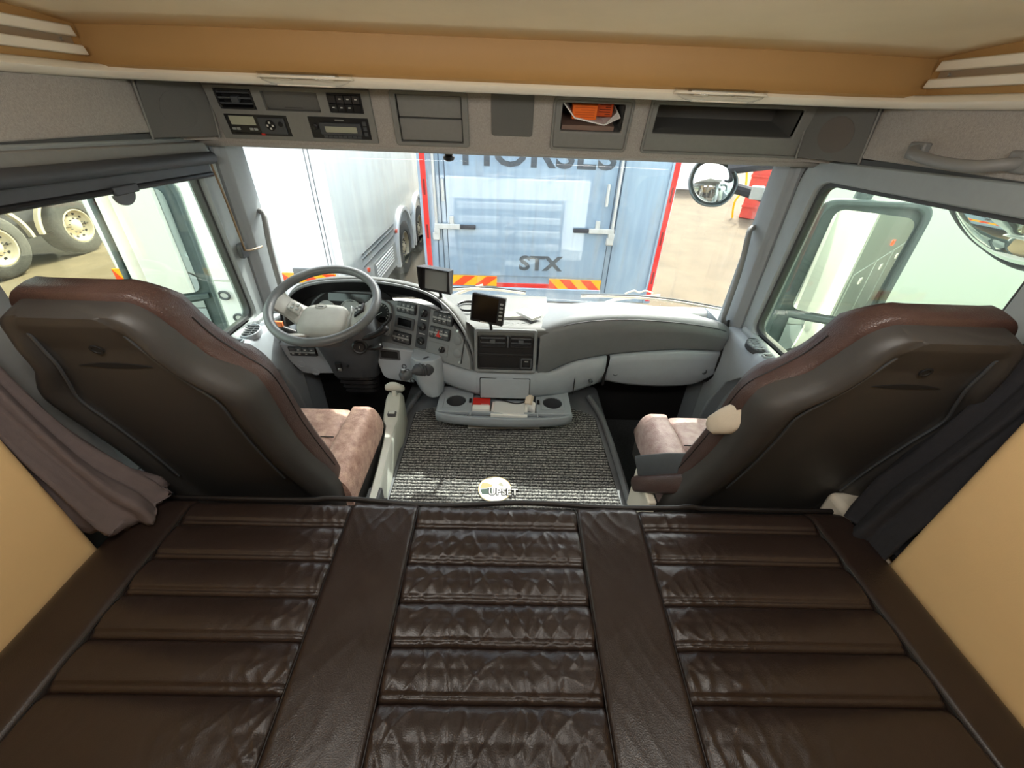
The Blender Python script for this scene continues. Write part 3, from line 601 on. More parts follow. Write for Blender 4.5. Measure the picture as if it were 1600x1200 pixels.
for s in (-1, 1):
    MB(TF).box(s*.162-.006, s*.162+.006, 1.53, 1.56, .0, .006).obj('tray_clip', M['matt_black'], tr, bev=.001)
    sq = rr(s*.23-.0551, s*.23+.0551, 1.4919, 1.6021, .001, 5); n = len(sq); ci = [(s*.23+.045*math.cos(2*PI*(k+.5)/n+0), 1.547+.045*math.sin(2*PI*(k+.5)/n)) for k in range(n)]
    ci = [min(((s*.23+.045*math.cos(math.atan2(q[1]-1.547, q[0]-s*.23)), 1.547+.045*math.sin(math.atan2(q[1]-1.547, q[0]-s*.23))),), key=lambda z: 0) for q in sq]
    a_ = [2*PI*k/n for k in range(n)]
    sq = []; ci = []
    for t_ in a_:
        m_ = max(abs(math.cos(t_)), abs(math.sin(t_))); sq.append((s*.23+.0552*math.cos(t_)/m_, 1.547+.0552*math.sin(t_)/m_)); ci.append((s*.23+.047*math.cos(t_), 1.547+.047*math.sin(t_)))
    cup = MB(TF).ring(sq, ci, -.008, .0005).obj('cup_rim', M['dash_low'], tr, smooth=30)
    MB(TF).lathe([(.0475, 0), (.040, -.075), (.001, -.077)], 28, (s*.23, 1.547), caps=False).obj('cup_well', M['column'], cup, smooth=40)
# things in the tray
ZT = 1.836; TT = Matrix.Translation((0, .03, -.032))
p = T('carton', 'small red and white medicine-sized carton in the left of the cup tray', 'box', (-.105, 1.52, ZT-.032))
MB(TT).box(-.148, -.068, 1.475, 1.56, ZT, ZT+.038).obj('carton_body', M['paper'], p, bev=.001)
MB(TT).box(-.1485, -.0675, 1.505, 1.5605, ZT+.014, ZT+.0385).obj('red_print', M['red'], p)
MB(TT).box(-.140, -.080, 1.4745, 1.475, ZT+.010, ZT+.016).obj('print_line', M['btn'], p)
MB(TT).box(-.110, -.072, 1.508, 1.512, ZT+.0385, ZT+.039).obj('print_line', M['mark'], p)
p = T('white_box', 'flat white box in the middle of the cup tray', 'box', (.02, 1.50, ZT-.032))
MB(TT @ FRM((.025, 1.50, ZT), (1, -.06, 0), (.06, 1, 0))).box(-.085, .085, -.05, .05, 0, .022).obj('box_body', M['paper'], p, bev=.001)
MB(TT @ FRM((.025, 1.50, ZT), (1, -.06, 0), (.06, 1, 0))).box(-.072, .07, -.04, .045, .022, .030).obj('box_lid', M['paper2'], p, bev=.001)
p = T('paper_roll', 'curled white leaflet standing at the right end of the cup tray', 'paper', (.125, 1.53, ZT-.032))
MB(TT).loft([[(.105+.010*k, 1.50+.012*math.sin(k*1.1), ZT+.002), (.108+.010*k, 1.54+.012*math.sin(k*1.1+.5), ZT+.055-.004*k)] for k in range(5)], closed=False).obj('leaflet', M['paper2'], p, solid=.001)
MB(TT @ FRM((.118, 1.545, ZT+.045), (.8, -.5, .3), (.2, .7, .6))).box(-.016, .016, -.022, .022, -.012, .012).obj('plug', M['beige'], p, bev=.003)
tag(MB(TT).tube(cr([(-.05, 1.575, ZT+.032), (0, 1.545, ZT+.036), (.05, 1.53, ZT+.033), (.09, 1.535, ZT+.036), (.10, 1.555, ZT+.040), (.06, 1.572, ZT+.03)], 8), .003, 6).obj('cable', M['matt_black']), 'thin black cable lying across the white box in the cup tray', 'cable')
for i, (dx, rz, m_, l, w_, h_) in enumerate(((.0, .02, 'paper', 'white-edged leaflet at the bottom of the pile below the cup tray', .345, .10), (-.012, .0, 'paper2', 'grey leaflet in the middle of the pile below the cup tray', .33, .105), (.004, -.012, 'black', 'dark printed leaflet on top of the pile below the cup tray', .35, .10))):
    t = MB(FRM((dx, 1.565+.018*i, 1.7215+.004*i), (1, rz, 0), (-rz, 1, 0)))
    t.box(-w_/2, w_/2, -.055, h_, 0, .003)
    o = tag(t.obj('leaflet', M[m_]), l, 'leaflet', 'leaflets below the cup tray')
    if m_ == 'black':
        for x0, x1, y0, y1 in ((-w_/2, w_/2, -.055, -.049), (w_/2-.006, w_/2, -.055, h_), (-w_/2, -w_/2+.006, -.055, h_)): MB(FRM((dx, 1.565+.018*i, 1.7215+.004*i), (1, rz, 0), (-rz, 1, 0))).box(x0, x1, y0, y1, .003, .0034).obj('white_border', M['paper'], o)
# things on the dash top
for i, (x, y, rz, sx_, sy_, l) in enumerate(((.035, 1.755, .12, .10, .055, 'flat white notepad on the dash top, the left one of the crossed pair'), (.10, 1.745, -.85, .11, .06, 'white notepad lying aslant on the dash top, right of the other pad'))):
    f = FRM((x, y, 2.196+.011*i), (math.cos(rz), math.sin(rz), .0), (-math.sin(rz), math.cos(rz), 0))
    o = tag(MB(f).box(-sx_/2, sx_/2, -sy_/2, sy_/2, 0, .013).obj('notepad', M['paper'], bev=.001), l, 'notepad')
    MB(f).box(-sx_/2-.0005, sx_/2+.0005, -sy_/2-.0005, -sy_/2+.001, .0, .011).obj('page_edge', M['paper2'], o)
o = tag(MB(FRM((-.062, 1.90, 2.196), (1, 0, 0), (0, 1, 0))).taper(rr(-.025, .025, -.016, .016, .008), 0, .016, .8).obj('sensor', M['paper2'], bev=.003), 'small pale puck on the dash top near the windscreen', 'gadget')
o = tag(MB().tube([(-.185+.055*math.cos(t_*PI/12)*(1-.02*(t_//24)), 1.84+.055*math.sin(t_*PI/12), 2.20+.003*(t_/24)) for t_ in range(60)], .004, 6).obj('cable_coil', M['black']), 'coil of black cable on the dash top behind the lower monitor', 'cable')
# monitors
def monitor(name, l, c, w_, h_, u, v, hooded, stalk):
    f = FRM(c, u, v); t = T(name, l, 'monitor', tuple(f @ Vector((0, -h_/2-.01, 0))))
    body = MB(f).prism(rr(-w_/2, w_/2, -h_/2, h_/2, .005), -.022, 0).obj('housing', M['black'], t, bev=.003)
    if hooded:
        MB(f).box(-w_/2+.018, w_/2-.020, -h_/2+.012, h_/2-.012, 0, .001).obj('screen', mat('grey_screen', S(120, 122, 120), .25), t)
        b = MB(f); b.hexa([(-w_/2, h_/2-.006, 0), (w_/2, h_/2-.006, 0), (w_/2, h_/2, 0), (-w_/2, h_/2, 0)], [(-w_/2-.002, h_/2, .045), (w_/2+.002, h_/2, .045), (w_/2+.002, h_/2+.004, .045), (-w_/2-.002, h_/2+.004, .045)])
        for s in (-1, 1):
            b.hexa([(s*w_/2, -h_/2, 0), (s*w_/2, h_/2, 0), (s*(w_/2-.004), h_/2, 0), (s*(w_/2-.004), -h_/2, 0)], [(s*(w_/2+.002), -h_/2+.02, .022), (s*(w_/2+.002), h_/2, .045), (s*(w_/2-.002), h_/2, .045), (s*(w_/2-.002), -h_/2+.02, .022)])
        b.obj('sun_hood', M['black'], t)
    else:
        MB(f).box(-w_/2+.006, w_/2-.028, -h_/2+.010, h_/2-.006, 0, .001).obj('screen', M['screen'], t)
        for k in range(5): MB(f).prism(rr(w_/2-.021, w_/2-.006, -h_/2+.024+.016*k, -h_/2+.032+.016*k, .003), 0, .003).obj('button', M['btn_light'], t, bev=.001)
        MB(f).box(-.025, .01, -h_/2+.002, -h_/2+.006, 0, .0006).obj('mark', M['mark'], t)
    MB().tube(stalk, .007, 10).obj('stalk', M['black'], t)
    return t
monitor('hooded_monitor', 'hooded monitor standing on the dash rim beside the switch panel', (-.308, 1.715, 2.372), .138, .108, (.97, -.22, -.06), (.02, .10, .98), True, [(-.30, 1.735, 2.33), (-.298, 1.738, 2.30), (-.295, 1.74, 2.28)])
monitor('small_monitor', 'black monitor with white side buttons on a short stalk above the centre vents', (-.080, 1.565, 2.308), .142, .118, (.965, -.24, -.07), (.04, .14, .97), False, [(-.07, 1.59, 2.26), (-.068, 1.60, 2.23), (-.066, 1.62, 2.19)])

# ------------------------------------------------------------------ steering column and wheel
colm = T('steering_column', 'dark grey steering column shroud with ignition lock and folded boot', 'steering column', (-.73, 1.78, 1.66))
secs = [(.135, .085, -.735, 1.70, 2.19), (.150, .095, -.728, 1.69, 2.13), (.140, .090, -.728, 1.695, 2.06), (.118, .082, -.728, 1.71, 1.96), (.106, .078, -.732, 1.73, 1.875)]
def oval(w_, d_, cx, cy, cz, n=28, p=.62): return [(cx+w_*math.copysign(abs(math.cos(2*PI*k/n))**p, math.cos(2*PI*k/n)), cy+d_*math.copysign(abs(math.sin(2*PI*k/n))**p, math.sin(2*PI*k/n)), cz-.02*math.sin(2*PI*k/n)) for k in range(n)]
MB().loft([oval(*s) for s in secs]).obj('shroud', M['column'], colm, smooth=60, bev=.004)
rings = []
for k in range(9):
    z = 1.872-.016*k; w_ = .098-.0028*k+(.006 if k % 2 else -.004)
    rings.append(oval(w_, .074-.0015*k+(.005 if k % 2 else -.003), -.735, 1.738+.004*k, z))
MB().loft(rings).obj('boot', M['black'], colm, smooth=30)
f = FRM((-.648, 1.598, 2.098), (1, .25, 0), (0, .25, .97))
MB(f).lathe([(.034, -.04), (.034, .002), (.028, .006), (.022, .004), (.020, .010), (.012, .011)], 24).obj('ignition_lock', M['black'], colm, smooth=40)
MB(f).box(-.0015, .0015, -.007, .007, .011, .0118).obj('key_slot', M['metal'], colm)
f = FRM((-.76, 1.612, 1.985), (1, 0, 0), (0, -.12, .99))
MB(f).box(-.020, .004, -.022, .022, -.006, .008).obj('adjust_lever_slot', M['matt_black'], colm)
MB(f).box(-.010, .006, -.018, -.004, .004, .014).obj('adjust_lever', M['metal'], colm, bev=.002)
MB(f).lathe([(.005, 0), (.005, .0085)], 12, (.036, .006)).obj('screw_hole', M['matt_black'], colm)
for pts, r in (([(-.65, 1.62, 2.13), (-.60, 1.61, 2.145), (-.545, 1.60, 2.175), (-.515, 1.60, 2.20)], [.012, .014, .016, .012]), ([(-.545, 1.60, 2.19), (-.515, 1.60, 2.215), (-.495, 1.605, 2.24), (-.492, 1.61, 2.262)], [.006, .006, .006, .005]), ([(-.64, 1.63, 2.08), (-.585, 1.62, 2.085), (-.555, 1.615, 2.10)], [.012, .013, .008]), ([(-.84, 1.62, 2.13), (-.92, 1.60, 2.16), (-.985, 1.595, 2.19)], [.01, .013, .009])):
    MB().tube(cr(pts, 4), [x for x in [r[min(len(r)-1, i//4)] for i in range((len(pts)-1)*4+1)]], 10).obj('stalk_switch', M['black'], colm, smooth=60)
MB().box(-.995, -.955, 1.585, 1.60, 2.19, 2.215).obj('orange_switch', mat('orange_switch', S(214, 120, 70), .5), colm, bev=.003)

WF = FRM((-.734, 1.541, 2.326), (1, 0, 0), (0, math.cos(math.radians(20.65)), math.sin(math.radians(20.65))))
sw = T('steering_wheel', 'grey four spoke steering wheel in front of the driver seat', 'steering wheel', (-.734, 1.541, 2.326))
MB(WF).tube([(.208*math.cos(2*PI*k/64), .208*math.sin(2*PI*k/64), 0) for k in range(64)], .0178, 14, closed=True).obj('rim', M['wheel'], sw, smooth=180)
def blob(f, cx, cy, w_, h_, zs, p=.55, n=32):
    rings = [[(cx+w_*k*math.copysign(abs(math.cos(2*PI*j/n))**p, math.cos(2*PI*j/n)), cy+h_*k*math.copysign(abs(math.sin(2*PI*j/n))**p, math.sin(2*PI*j/n)), z) for j in range(n)] for k, z in zs]
    return MB(f).loft(rings)
blob(WF, -.015, -.040, .100, .092, [(1.04, -.115), (1.06, -.085), (1.0, -.072)]).obj('hub_base', M['column'], sw, smooth=60)
blob(WF, -.015, -.034, .098, .086, [(.98, -.095), (1.0, -.075), (.97, -.058), (.90, -.050), (.6, -.045), (.2, -.043)]).obj('airbag_pad', M['hub'], sw, smooth=60)
MB(WF @ Matrix.Translation((-.035, .028, -.046))).ring([(.024*math.cos(2*PI*k/24), .014*math.sin(2*PI*k/24)) for k in range(24)], [(.020*math.cos(2*PI*k/24), .010*math.sin(2*PI*k/24)) for k in range(24)], 0, .003).obj('round_emblem', M['hub'], sw)
MB(WF @ Matrix.Translation((-.035, .028, -.046))).box(-.010, .010, -.001, .001, 0, .003).obj('emblem_bar', M['column'], sw)
MB(WF @ Matrix.Translation((.072, -.03, 0))).loft([[(.004+.012*math.sin(t_*PI), .075-.15*t_, -.064), (.012+.012*math.sin(t_*PI), .075-.15*t_, -.052), (.020+.012*math.sin(t_*PI), .075-.15*t_, -.064)] for t_ in [k/10 for k in range(11)]], closed=False).obj('pad_edge', M['btn_light'], sw, solid=.002)
for s in (-1, 1):
    MB(WF).loft([[(s*x, y0, z+.004), (s*x, (y0+y1)/2, z+.012), (s*x, y1, z+.004), (s*x, y1, z-.016), (s*x, y0, z-.016)] for x, y0, y1, z in ((.075, -.075, .035, -.072), (.115, -.060, .045, -.060), (.160, -.035, .055, -.034), (.190, -.03, .075, -.010), (.208, -.025, .085, -.002))]).obj('spoke', M['hub'], sw, smooth=60, bev=.003)
    MB(WF).loft([[(s*(x-w_), y, z), (s*x, y, z+.008), (s*(x+w_), y+.008, z), (s*(x+w_), y+.008, z-.014), (s*(x-w_), y, z-.014)] for x, y, z, w_ in ((.060, -.100, -.075, .030), (.090, -.130, -.050, .026), (.110, -.160, -.020, .022), (.122, -.172, -.004, .020))]).obj('spoke', M['hub'], sw, smooth=60, bev=.003)
    k_ = MB(WF).hexa([(s*.112, -.028, -.052), (s*.155, -.012, -.030), (s*.150, .034, -.030), (s*.108, .022, -.052)], [(s*.114, -.024, -.038), (s*.153, -.010, -.016), (s*.148, .030, -.016), (s*.110, .018, -.038)]).obj('thumb_pad', M['hub'] if s < 0 else M['black'], sw, bev=.003)
    for q in range(4): MB(WF).box(s*(.120+.016*(q % 2))-.005, s*(.120+.016*(q % 2))+.005, -.008+.020*(q//2), .002+.020*(q//2), -.036+.009*(q % 2), -.030+.009*(q % 2)).obj('button', M['btn_light'], k_)
# ------------------------------------------------------------------ door corner pods with vents
for s, side in ((-1, 'driver'), (1, 'passenger')):
    pd = T('corner_pod', 'grey corner pod with a round vent at the %s end of the dashboard' % side, 'vent pod', (s*1.08, 1.6, 1.9), 'corner vent pods')
    secs = []
    for x, dz, dy in ((1.14, .0, 0), (1.10, .0, 0), (1.065, -.008, .0), (1.052, -.03, .01)):
        secs.append([(s*x, y+dy, z+dz) for y, z in ((1.80, 2.16), (1.72, 2.168), (1.62, 2.165), (1.48, 2.178), (1.30, 2.195), (1.28, 2.17), (1.40, 2.12), (1.52, 2.06), (1.62, 1.97), (1.70, 1.80), (1.76, 1.5), (1.80, 1.5))])
    MB().loft(secs).obj('pod_body', M['dash_low'], pd, smooth=50, bev=.006)
    MB().loft([[(s*1.055, y, z) for y, z in ((1.775, 2.20), (1.745, 2.10), (1.735, 2.0), (1.745, 1.9), (1.78, 1.85))], [(s*1.045, y, z) for y, z in ((1.775, 2.20), (1.745, 2.10), (1.735, 2.0), (1.745, 1.9), (1.78, 1.85))]], closed=False).obj('dash_gap', M['matt_black'], pd, solid=.008)
    MB().box(min(s*1.07, s*1.15), max(s*1.07, s*1.15), 1.755, 2.08, 1.40, 2.14).obj('kick_panel', M['dash_low'], pd)
    f = FRM((s*1.085, 1.565, 2.172), (1, 0, 0), (0, .93, .10))
    MB(f).ring([(.040*math.cos(2*PI*k/28), .052*math.sin(2*PI*k/28)) for k in range(28)], [(.034*math.cos(2*PI*k/28), .046*math.sin(2*PI*k/28)) for k in range(28)], -.012, .014).obj('vent_ring', M['column'] if s > 0 else M['dash_low'], pd, bev=.003, smooth=60)
    MB(f).prism([(.035*math.cos(2*PI*k/28), .047*math.sin(2*PI*k/28)) for k in range(28)], -.01, .004).obj('vent_back', M['matt_black'], pd)
    for k in range(5):
        v_ = -.032+.016*k; w_ = .034*math.sqrt(max(.05, 1-(v_/.047)**2))
        MB(f).box(-w_, w_, v_-.003, v_+.003, .006, .016).obj('vent_bar', M['btn'] if s < 0 else M['dash_low'], pd, bev=.001)
    for u in (-.012, .012): MB(f).box(u-.0025, u+.0025, -.042, .042, .006, .014).obj('vent_bar', M['btn'], pd)
    f2 = FRM((s*1.09, 1.475, 2.180), (1, 0, 0), (0, 1, .12))
    MB(f2).ring(rr(-.026, .026, -.014, .014, .012), rr(-.020, .020, -.009, .009, .008), -.004, .004).obj('vent_wheel_rim', M['dash_low'], pd, bev=.001)
    MB(f2).box(-.014, .014, -.005, .005, -.002, .005).obj('vent_wheel', M['column'], pd, bev=.002)
    # grab handle on the windscreen pillar
    o = MB().tube(cr([(s*1.082, 1.872, 2.60), (s*1.048, 1.850, 2.595), (s*1.030, 1.815, 2.56), (s*1.028, 1.795, 2.48), (s*1.030, 1.790, 2.36), (s*1.035, 1.80, 2.24), (s*1.050, 1.82, 2.18), (s*1.082, 1.835, 2.15)], 6), .0115, 12).obj('grab_handle', M['handle'], None, smooth=180)
    tag(o, 'grey tubular grab handle on the windscreen pillar at the %s side' % side, 'handle', 'pillar grab handles')
    MB(FRM((s*1.075, 1.835, 2.15), (0, 1, 0), (0, 0, 1))).box(-.022, .022, -.03, .02, -.012, .012).obj('handle_foot', M['handle'], o, bev=.006)

# right header grab handle
o = MB().tube(cr([(1.118, 1.29, 2.940), (1.085, 1.27, 2.938), (1.065, 1.235, 2.930), (1.060, 1.15, 2.922), (1.062, 1.06, 2.922), (1.085, 1.02, 2.930), (1.118, 1.005, 2.935)], 6), .013, 12).obj('grab_handle', M['handle'], None, smooth=180)
tag(o, 'horizontal grey grab handle on the header above the passenger window', 'handle')
for y in (1.285, 1.01): MB(FRM((1.112, y, 2.938), (0, 1, 0), (0, 0, 1))).box(-.026, .026, -.022, .020, -.012, .010).obj('handle_foot', M['handle'], o, bev=.005)

# roller blind at the driver window
rb = T('roller_blind', 'dark grey roller blind with a pull tab at the top of the driver window', 'blind', (-1.09, 1.25, 2.77))
MB().tube([(-1.085, .87, 2.842), (-1.085, 1.69, 2.815)], .020, 16).obj('roller', M['column'], rb, smooth=60)
MB(FRM((-1.112, 0, 0), (0, 1, 0), (0, 0, 1))).prism([(.87, 2.851), (1.70, 2.825), (1.70, 2.865), (.87, 2.891)], -.002, .016).obj('blind_cassette', M['module'], rb, bev=.005)
MB(FRM((-1.096, 0, 0), (0, 1, 0), (0, 0, 1))).prism([(.87, 2.784), (1.675, 2.763), (1.675, 2.80), (.87, 2.83)], -.003, .003).obj('blind_cloth', M['column'], rb)
MB().tube([(-1.094, .87, 2.784), (-1.094, 1.675, 2.763)], .0085, 10).obj('bottom_bar', M['black'], rb)
f = FRM((-1.088, 1.255, 2.770), (0, 1, 0), (0, 0, 1))
MB(f).box(-.030, .055, -.008, .014, -.006, .006).obj('tab_clip', M['column'], rb, bev=.003)
MB(f).prism([(-.038+.0*k+.038*(1-math.cos(PI*k/12)), -.006-.030*math.sin(PI*k/12)) for k in range(13)], -.003, .003).obj('pull_tab', M['btn'], rb)
tag(MB().tube(cr([(-1.095, 1.69, 2.80), (-1.090, 1.70, 2.66), (-1.088, 1.71, 2.50), (-1.085, 1.715, 2.475), (-1.075, 1.76, 2.468), (-1.065, 1.80, 2.468)], 5), .004, 8).obj('guide_wire', M['copper']), 'thin brown bent wire beside the front edge of the driver window', 'wire')
o = tag(MB(FRM((-1.105, 1.715, 2.475), (0, 1, 0), (0, 0, 1))).prism(rr(-.022, .022, -.03, .03, .01), -.004, .014).obj('wire_clip', M['btn'], bev=.003), 'small grey clip holding the bent wire on the driver door frame', 'clip')

# ------------------------------------------------------------------ lever console beside the driver seat
lc = T('lever_console', 'pale grey lever console along the inner side of the driver seat', 'console', (-.51, 1.3, 1.70))
rings = []
for y, x, w_, z in ((1.00, -.472, .020, 1.80), (1.15, -.480, .020, 1.805), (1.30, -.490, .022, 1.815), (1.385, -.497, .026, 1.825), (1.41, -.500, .036, 1.835), (1.47, -.504, .038, 1.862), (1.52, -.507, .036, 1.885), (1.555, -.509, .034, 1.885), (1.58, -.510, .032, 1.855), (1.585, -.510, .032, 1.70)):
    rings.append([(x-w_, y, 1.69), (x-w_, y, z-.012), (x-w_+.008, y, z), (x+w_-.008, y, z), (x+w_, y, z-.012), (x+w_, y, 1.69)])
MB().loft(rings).obj('console_body', M['lever'], lc, smooth=40, bev=.003)
MB().box(-.50-.018, -.50+.018, 1.428, 1.452, 1.835, 1.858).obj('switch', M['column'], lc, bev=.002)
MB().box(-.50-.013, -.50+.013, 1.432, 1.448, 1.85, 1.861).obj('switch_cap', M['lever'], lc, bev=.002)
MB().box(-.515, -.495, 1.525, 1.555, 1.87, 1.915).obj('lever_stem', M['lever'], lc, bev=.004)
MB().loft([oval(.042*k, .026*k, -.502, 1.54, z, 20, .7) for k, z in ((.8, 1.905), (1, 1.912), (1.02, 1.925), (.95, 1.938), (.6, 1.945))]).obj('lever_handle', M['lever'], lc, smooth=60)
MB().box(-.50, -.45, .99, 1.06, 1.70, 1.80).obj('foot_end', M['column'], lc, bev=.004)
MB().box(-.455, -.430, .98, 1.04, 1.70, 1.765).obj('latch', M['black'], lc, bev=.003)
# pedals in the dark of the driver's footwell
o = tag(MB(FRM((-.60, 1.80, 1.56), (1, 0, 0), (0, .45, .9))).prism(rr(-.04, .04, -.10, .10, .012), -.008, .008).obj('pedal', M['black'], bev=.003), 'black pedal in the dark footwell right of the column boot', 'pedal')
MB().box(-.612, -.588, 1.84, 1.96, 1.62, 1.65).obj('pedal_arm', M['black'], o)

# ------------------------------------------------------------------ ribbed mat on the engine tunnel
mm = bpy.data.materials.new('ribbed_carpet'); mm.use_nodes = True
n_ = mm.node_tree.nodes; l_ = mm.node_tree.links; bs = n_['Principled BSDF']; bs.inputs['Roughness'].default_value = .95; bs.inputs['Specular IOR Level'].default_value = .1
tc = n_.new('ShaderNodeTexCoord'); nz = n_.new('ShaderNodeTexNoise'); nz.inputs['Scale'].default_value = 190; nz.inputs['Detail'].default_value = 3
l_.new(tc.outputs['Object'], nz.inputs[0]); rp = n_.new('ShaderNodeValToRGB'); rp.color_ramp.elements[0].position = .40; rp.color_ramp.elements[1].position = .62
rp.color_ramp.elements[0].color = S(112, 114, 116); rp.color_ramp.elements[1].color = S(226, 226, 220); l_.new(nz.outputs['Fac'], rp.inputs[0])
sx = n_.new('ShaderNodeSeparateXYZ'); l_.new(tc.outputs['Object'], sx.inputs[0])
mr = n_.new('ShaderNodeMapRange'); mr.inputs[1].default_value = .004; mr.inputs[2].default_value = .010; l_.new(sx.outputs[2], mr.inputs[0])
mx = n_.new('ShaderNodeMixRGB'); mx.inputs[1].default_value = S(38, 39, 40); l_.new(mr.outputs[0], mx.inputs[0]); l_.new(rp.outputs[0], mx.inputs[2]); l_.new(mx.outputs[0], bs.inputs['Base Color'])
rows = []; NX, NY = 170, 300
for j in range(NY+1):
    y = 1.06+.66*j/NY; t = j/NY
    xl, xr = -.452-.004*t, .482-.014*t
    if t > .88: xl += .16*((t-.88)/.12)**2; xr -= .12*((t-.88)/.12)**2
    r = []
    for i in range(NX+1):
        x = xl+(xr-xl)*i/NX
        ph = 2*PI*(y+.0016*noise.noise((x*60, y*9, 0)))/.0165
        h = .0035+.0045*max(0, math.cos(ph)*.5+.5)**.8+.0032*noise.noise((x*150, y*150, 1))
        if i in (0, NX) or j in (0, NY): h = 0
        r.append((x, y, 1.688+h))
    rows.append(r)
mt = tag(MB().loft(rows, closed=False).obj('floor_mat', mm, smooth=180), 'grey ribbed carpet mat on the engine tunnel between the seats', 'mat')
EM = FRM((-.03, 1.155, 1.6975), (1, 0, 0), (0, 1, 0))
e_ = MB(EM).prism([(.068*math.cos(2*PI*k/40), .068*math.sin(2*PI*k/40)) for k in range(40)], -.004, .0012).obj('round_badge', M['paper'], mt)
lab(e_, 'round white and orange badge woven into the mat')
MB(EM).ring([(.068*math.cos(2*PI*k/40), .068*math.sin(2*PI*k/40)) for k in range(40)], [(.0655*math.cos(2*PI*k/40), .0655*math.sin(2*PI*k/40)) for k in range(40)], 0, .002).obj('badge_ring', mat('gold_thread', S(190, 170, 110), .6), e_)
MB(EM).prism([(-.062, .004), (-.054, .030), (-.03, .030), (-.01, .020), (-.012, .010), (-.03, .005), (-.05, .0)], .001, .0018).obj('badge_print', mat('terracotta_print', S(222, 150, 105), .7), e_)
MB(EM).prism([(-.060, -.004), (-.035, .0), (-.012, .006), (-.01, -.03), (-.05, -.03)], .001, .0016).obj('badge_print', mat('dark_green_print', S(50, 70, 62), .7), e_)
MB(EM).prism([(.012, .022), (.022, .036), (.030, .030), (.036, .014), (.022, .016)], .001, .0018).obj('badge_print', mat('grey_print', S(150, 150, 130), .7), e_)
text('UPSET', .046, FRM((.005, 1.137, 1.6985), (1, 0, 0), (0, 1, 0)), M['matt_black'], 'badge_letter_edge', e_, .0012, sx=.95, off=.0035)
text('UPSET', .046, FRM((.005, 1.137, 1.7000), (1, 0, 0), (0, 1, 0)), M['paper'], 'badge_letters', e_, .0012, sx=.95)

# ------------------------------------------------------------------ the leather bunk
bed = T('bunk_mattress', 'dark brown leather bunk mattress with quilted panels across the cab', 'mattress', (0, .3, 1.95))
ZB = 2.08
def wr(x, y, k=1.):     # creases in the hide
    a = 1-abs(noise.noise((x*26+y*13, y*7-x*4, 3.1)))*2.4; b_ = 1-abs(noise.noise((x*22-y*15, y*6+x*4, 8.7)))*2.6
    return k*(.0016*max(0, a)**3+.0014*max(0, b_)**3)+.0015*noise.noise((x*8, y*8, 2))
YS = {'l': [.768, .684, .586, .496, .404, .310, .16, -.02], 'c': [.770, .687, .583, .489, .397, .300, .15, -.02], 'r': [.768, .690, .596, .492, .398, .304, .155, -.02]}
edge = lambda y: (.05 if y > .0 else 0)
def front_drop(y): t = max(0, (y-.735)/.035); return -.022*t*t
def side_drop(x): t = max(0, (abs(x)-.955)/.045); return -.02*t*t
def panel(name, x0, x1, y0, y1, hf, nx, ny, taper=None, m='leather_bed'):
    rows = []
    for j in range(ny+1):
        y = y0+(y1-y0)*j/ny; a, b_ = taper(y) if taper else (x0, x1)
        rows.append([(a+(b_-a)*i/nx, y, ZB+hf(a+(b_-a)*i/nx, y, i/nx)+front_drop(y)+side_drop(a+(b_-a)*i/nx)) for i in range(nx+1)])
    bot = [(p[0], p[1], ZB-.06) for p in rows[0]]; top_ = [(p[0], p[1], ZB-.06) for p in rows[-1]]
    rows = [bot]+rows+[top_]
    for r in rows: r.insert(0, (r[0][0], r[0][1], ZB-.06)); r.append((r[-1][0], r[-1][1], ZB-.06))
    return MB().loft(rows, closed=False).obj(name, M[m], bed, smooth=75)
seamx = lambda a, b_: (lambda y: a+(b_-a)*(.77-y)/.56)
sl0, sl1, sl2, sl3 = seamx(-.414, -.397), seamx(-.231, -.223), seamx(.209, .206), seamx(.383, .365)
eL, eR = (lambda y: -.845), (lambda y: .865+.02*(.7-y))
def strip_h(x, y, u):
    e = min(u, 1-u); return -.006*max(0, 1-e/.06)**2+wr(x, y, .35+1.2*max(0, (y-.62)/.15))
panel('plain_strip', 0, 0, -.02, .768, strip_h, 44, 170, lambda y: (sl0(y)+.001, sl1(y)-.001))
panel('plain_strip', 0, 0, -.02, .768, strip_h, 44, 170, lambda y: (sl2(y)+.001, sl3(y)-.001))
panel('edge_strip', 0, 0, -.02, .766, lambda x, y, u: wr(x, y, .15)-.005*max(0, 1-(1-u)/.06)**2, 16, 70, lambda y: (-.995 if y < .64 else -.995+.035*((y-.64)/.126)**2, eL(y)-.001))
panel('edge_strip', 0, 0, -.02, .766, lambda x, y, u: wr(x, y, .15)-.005*max(0, 1-u/.06)**2, 16, 70, lambda y: (eR(y)+.001, .985 if y < .62 else .985-.03*((y-.62)/.146)**2))
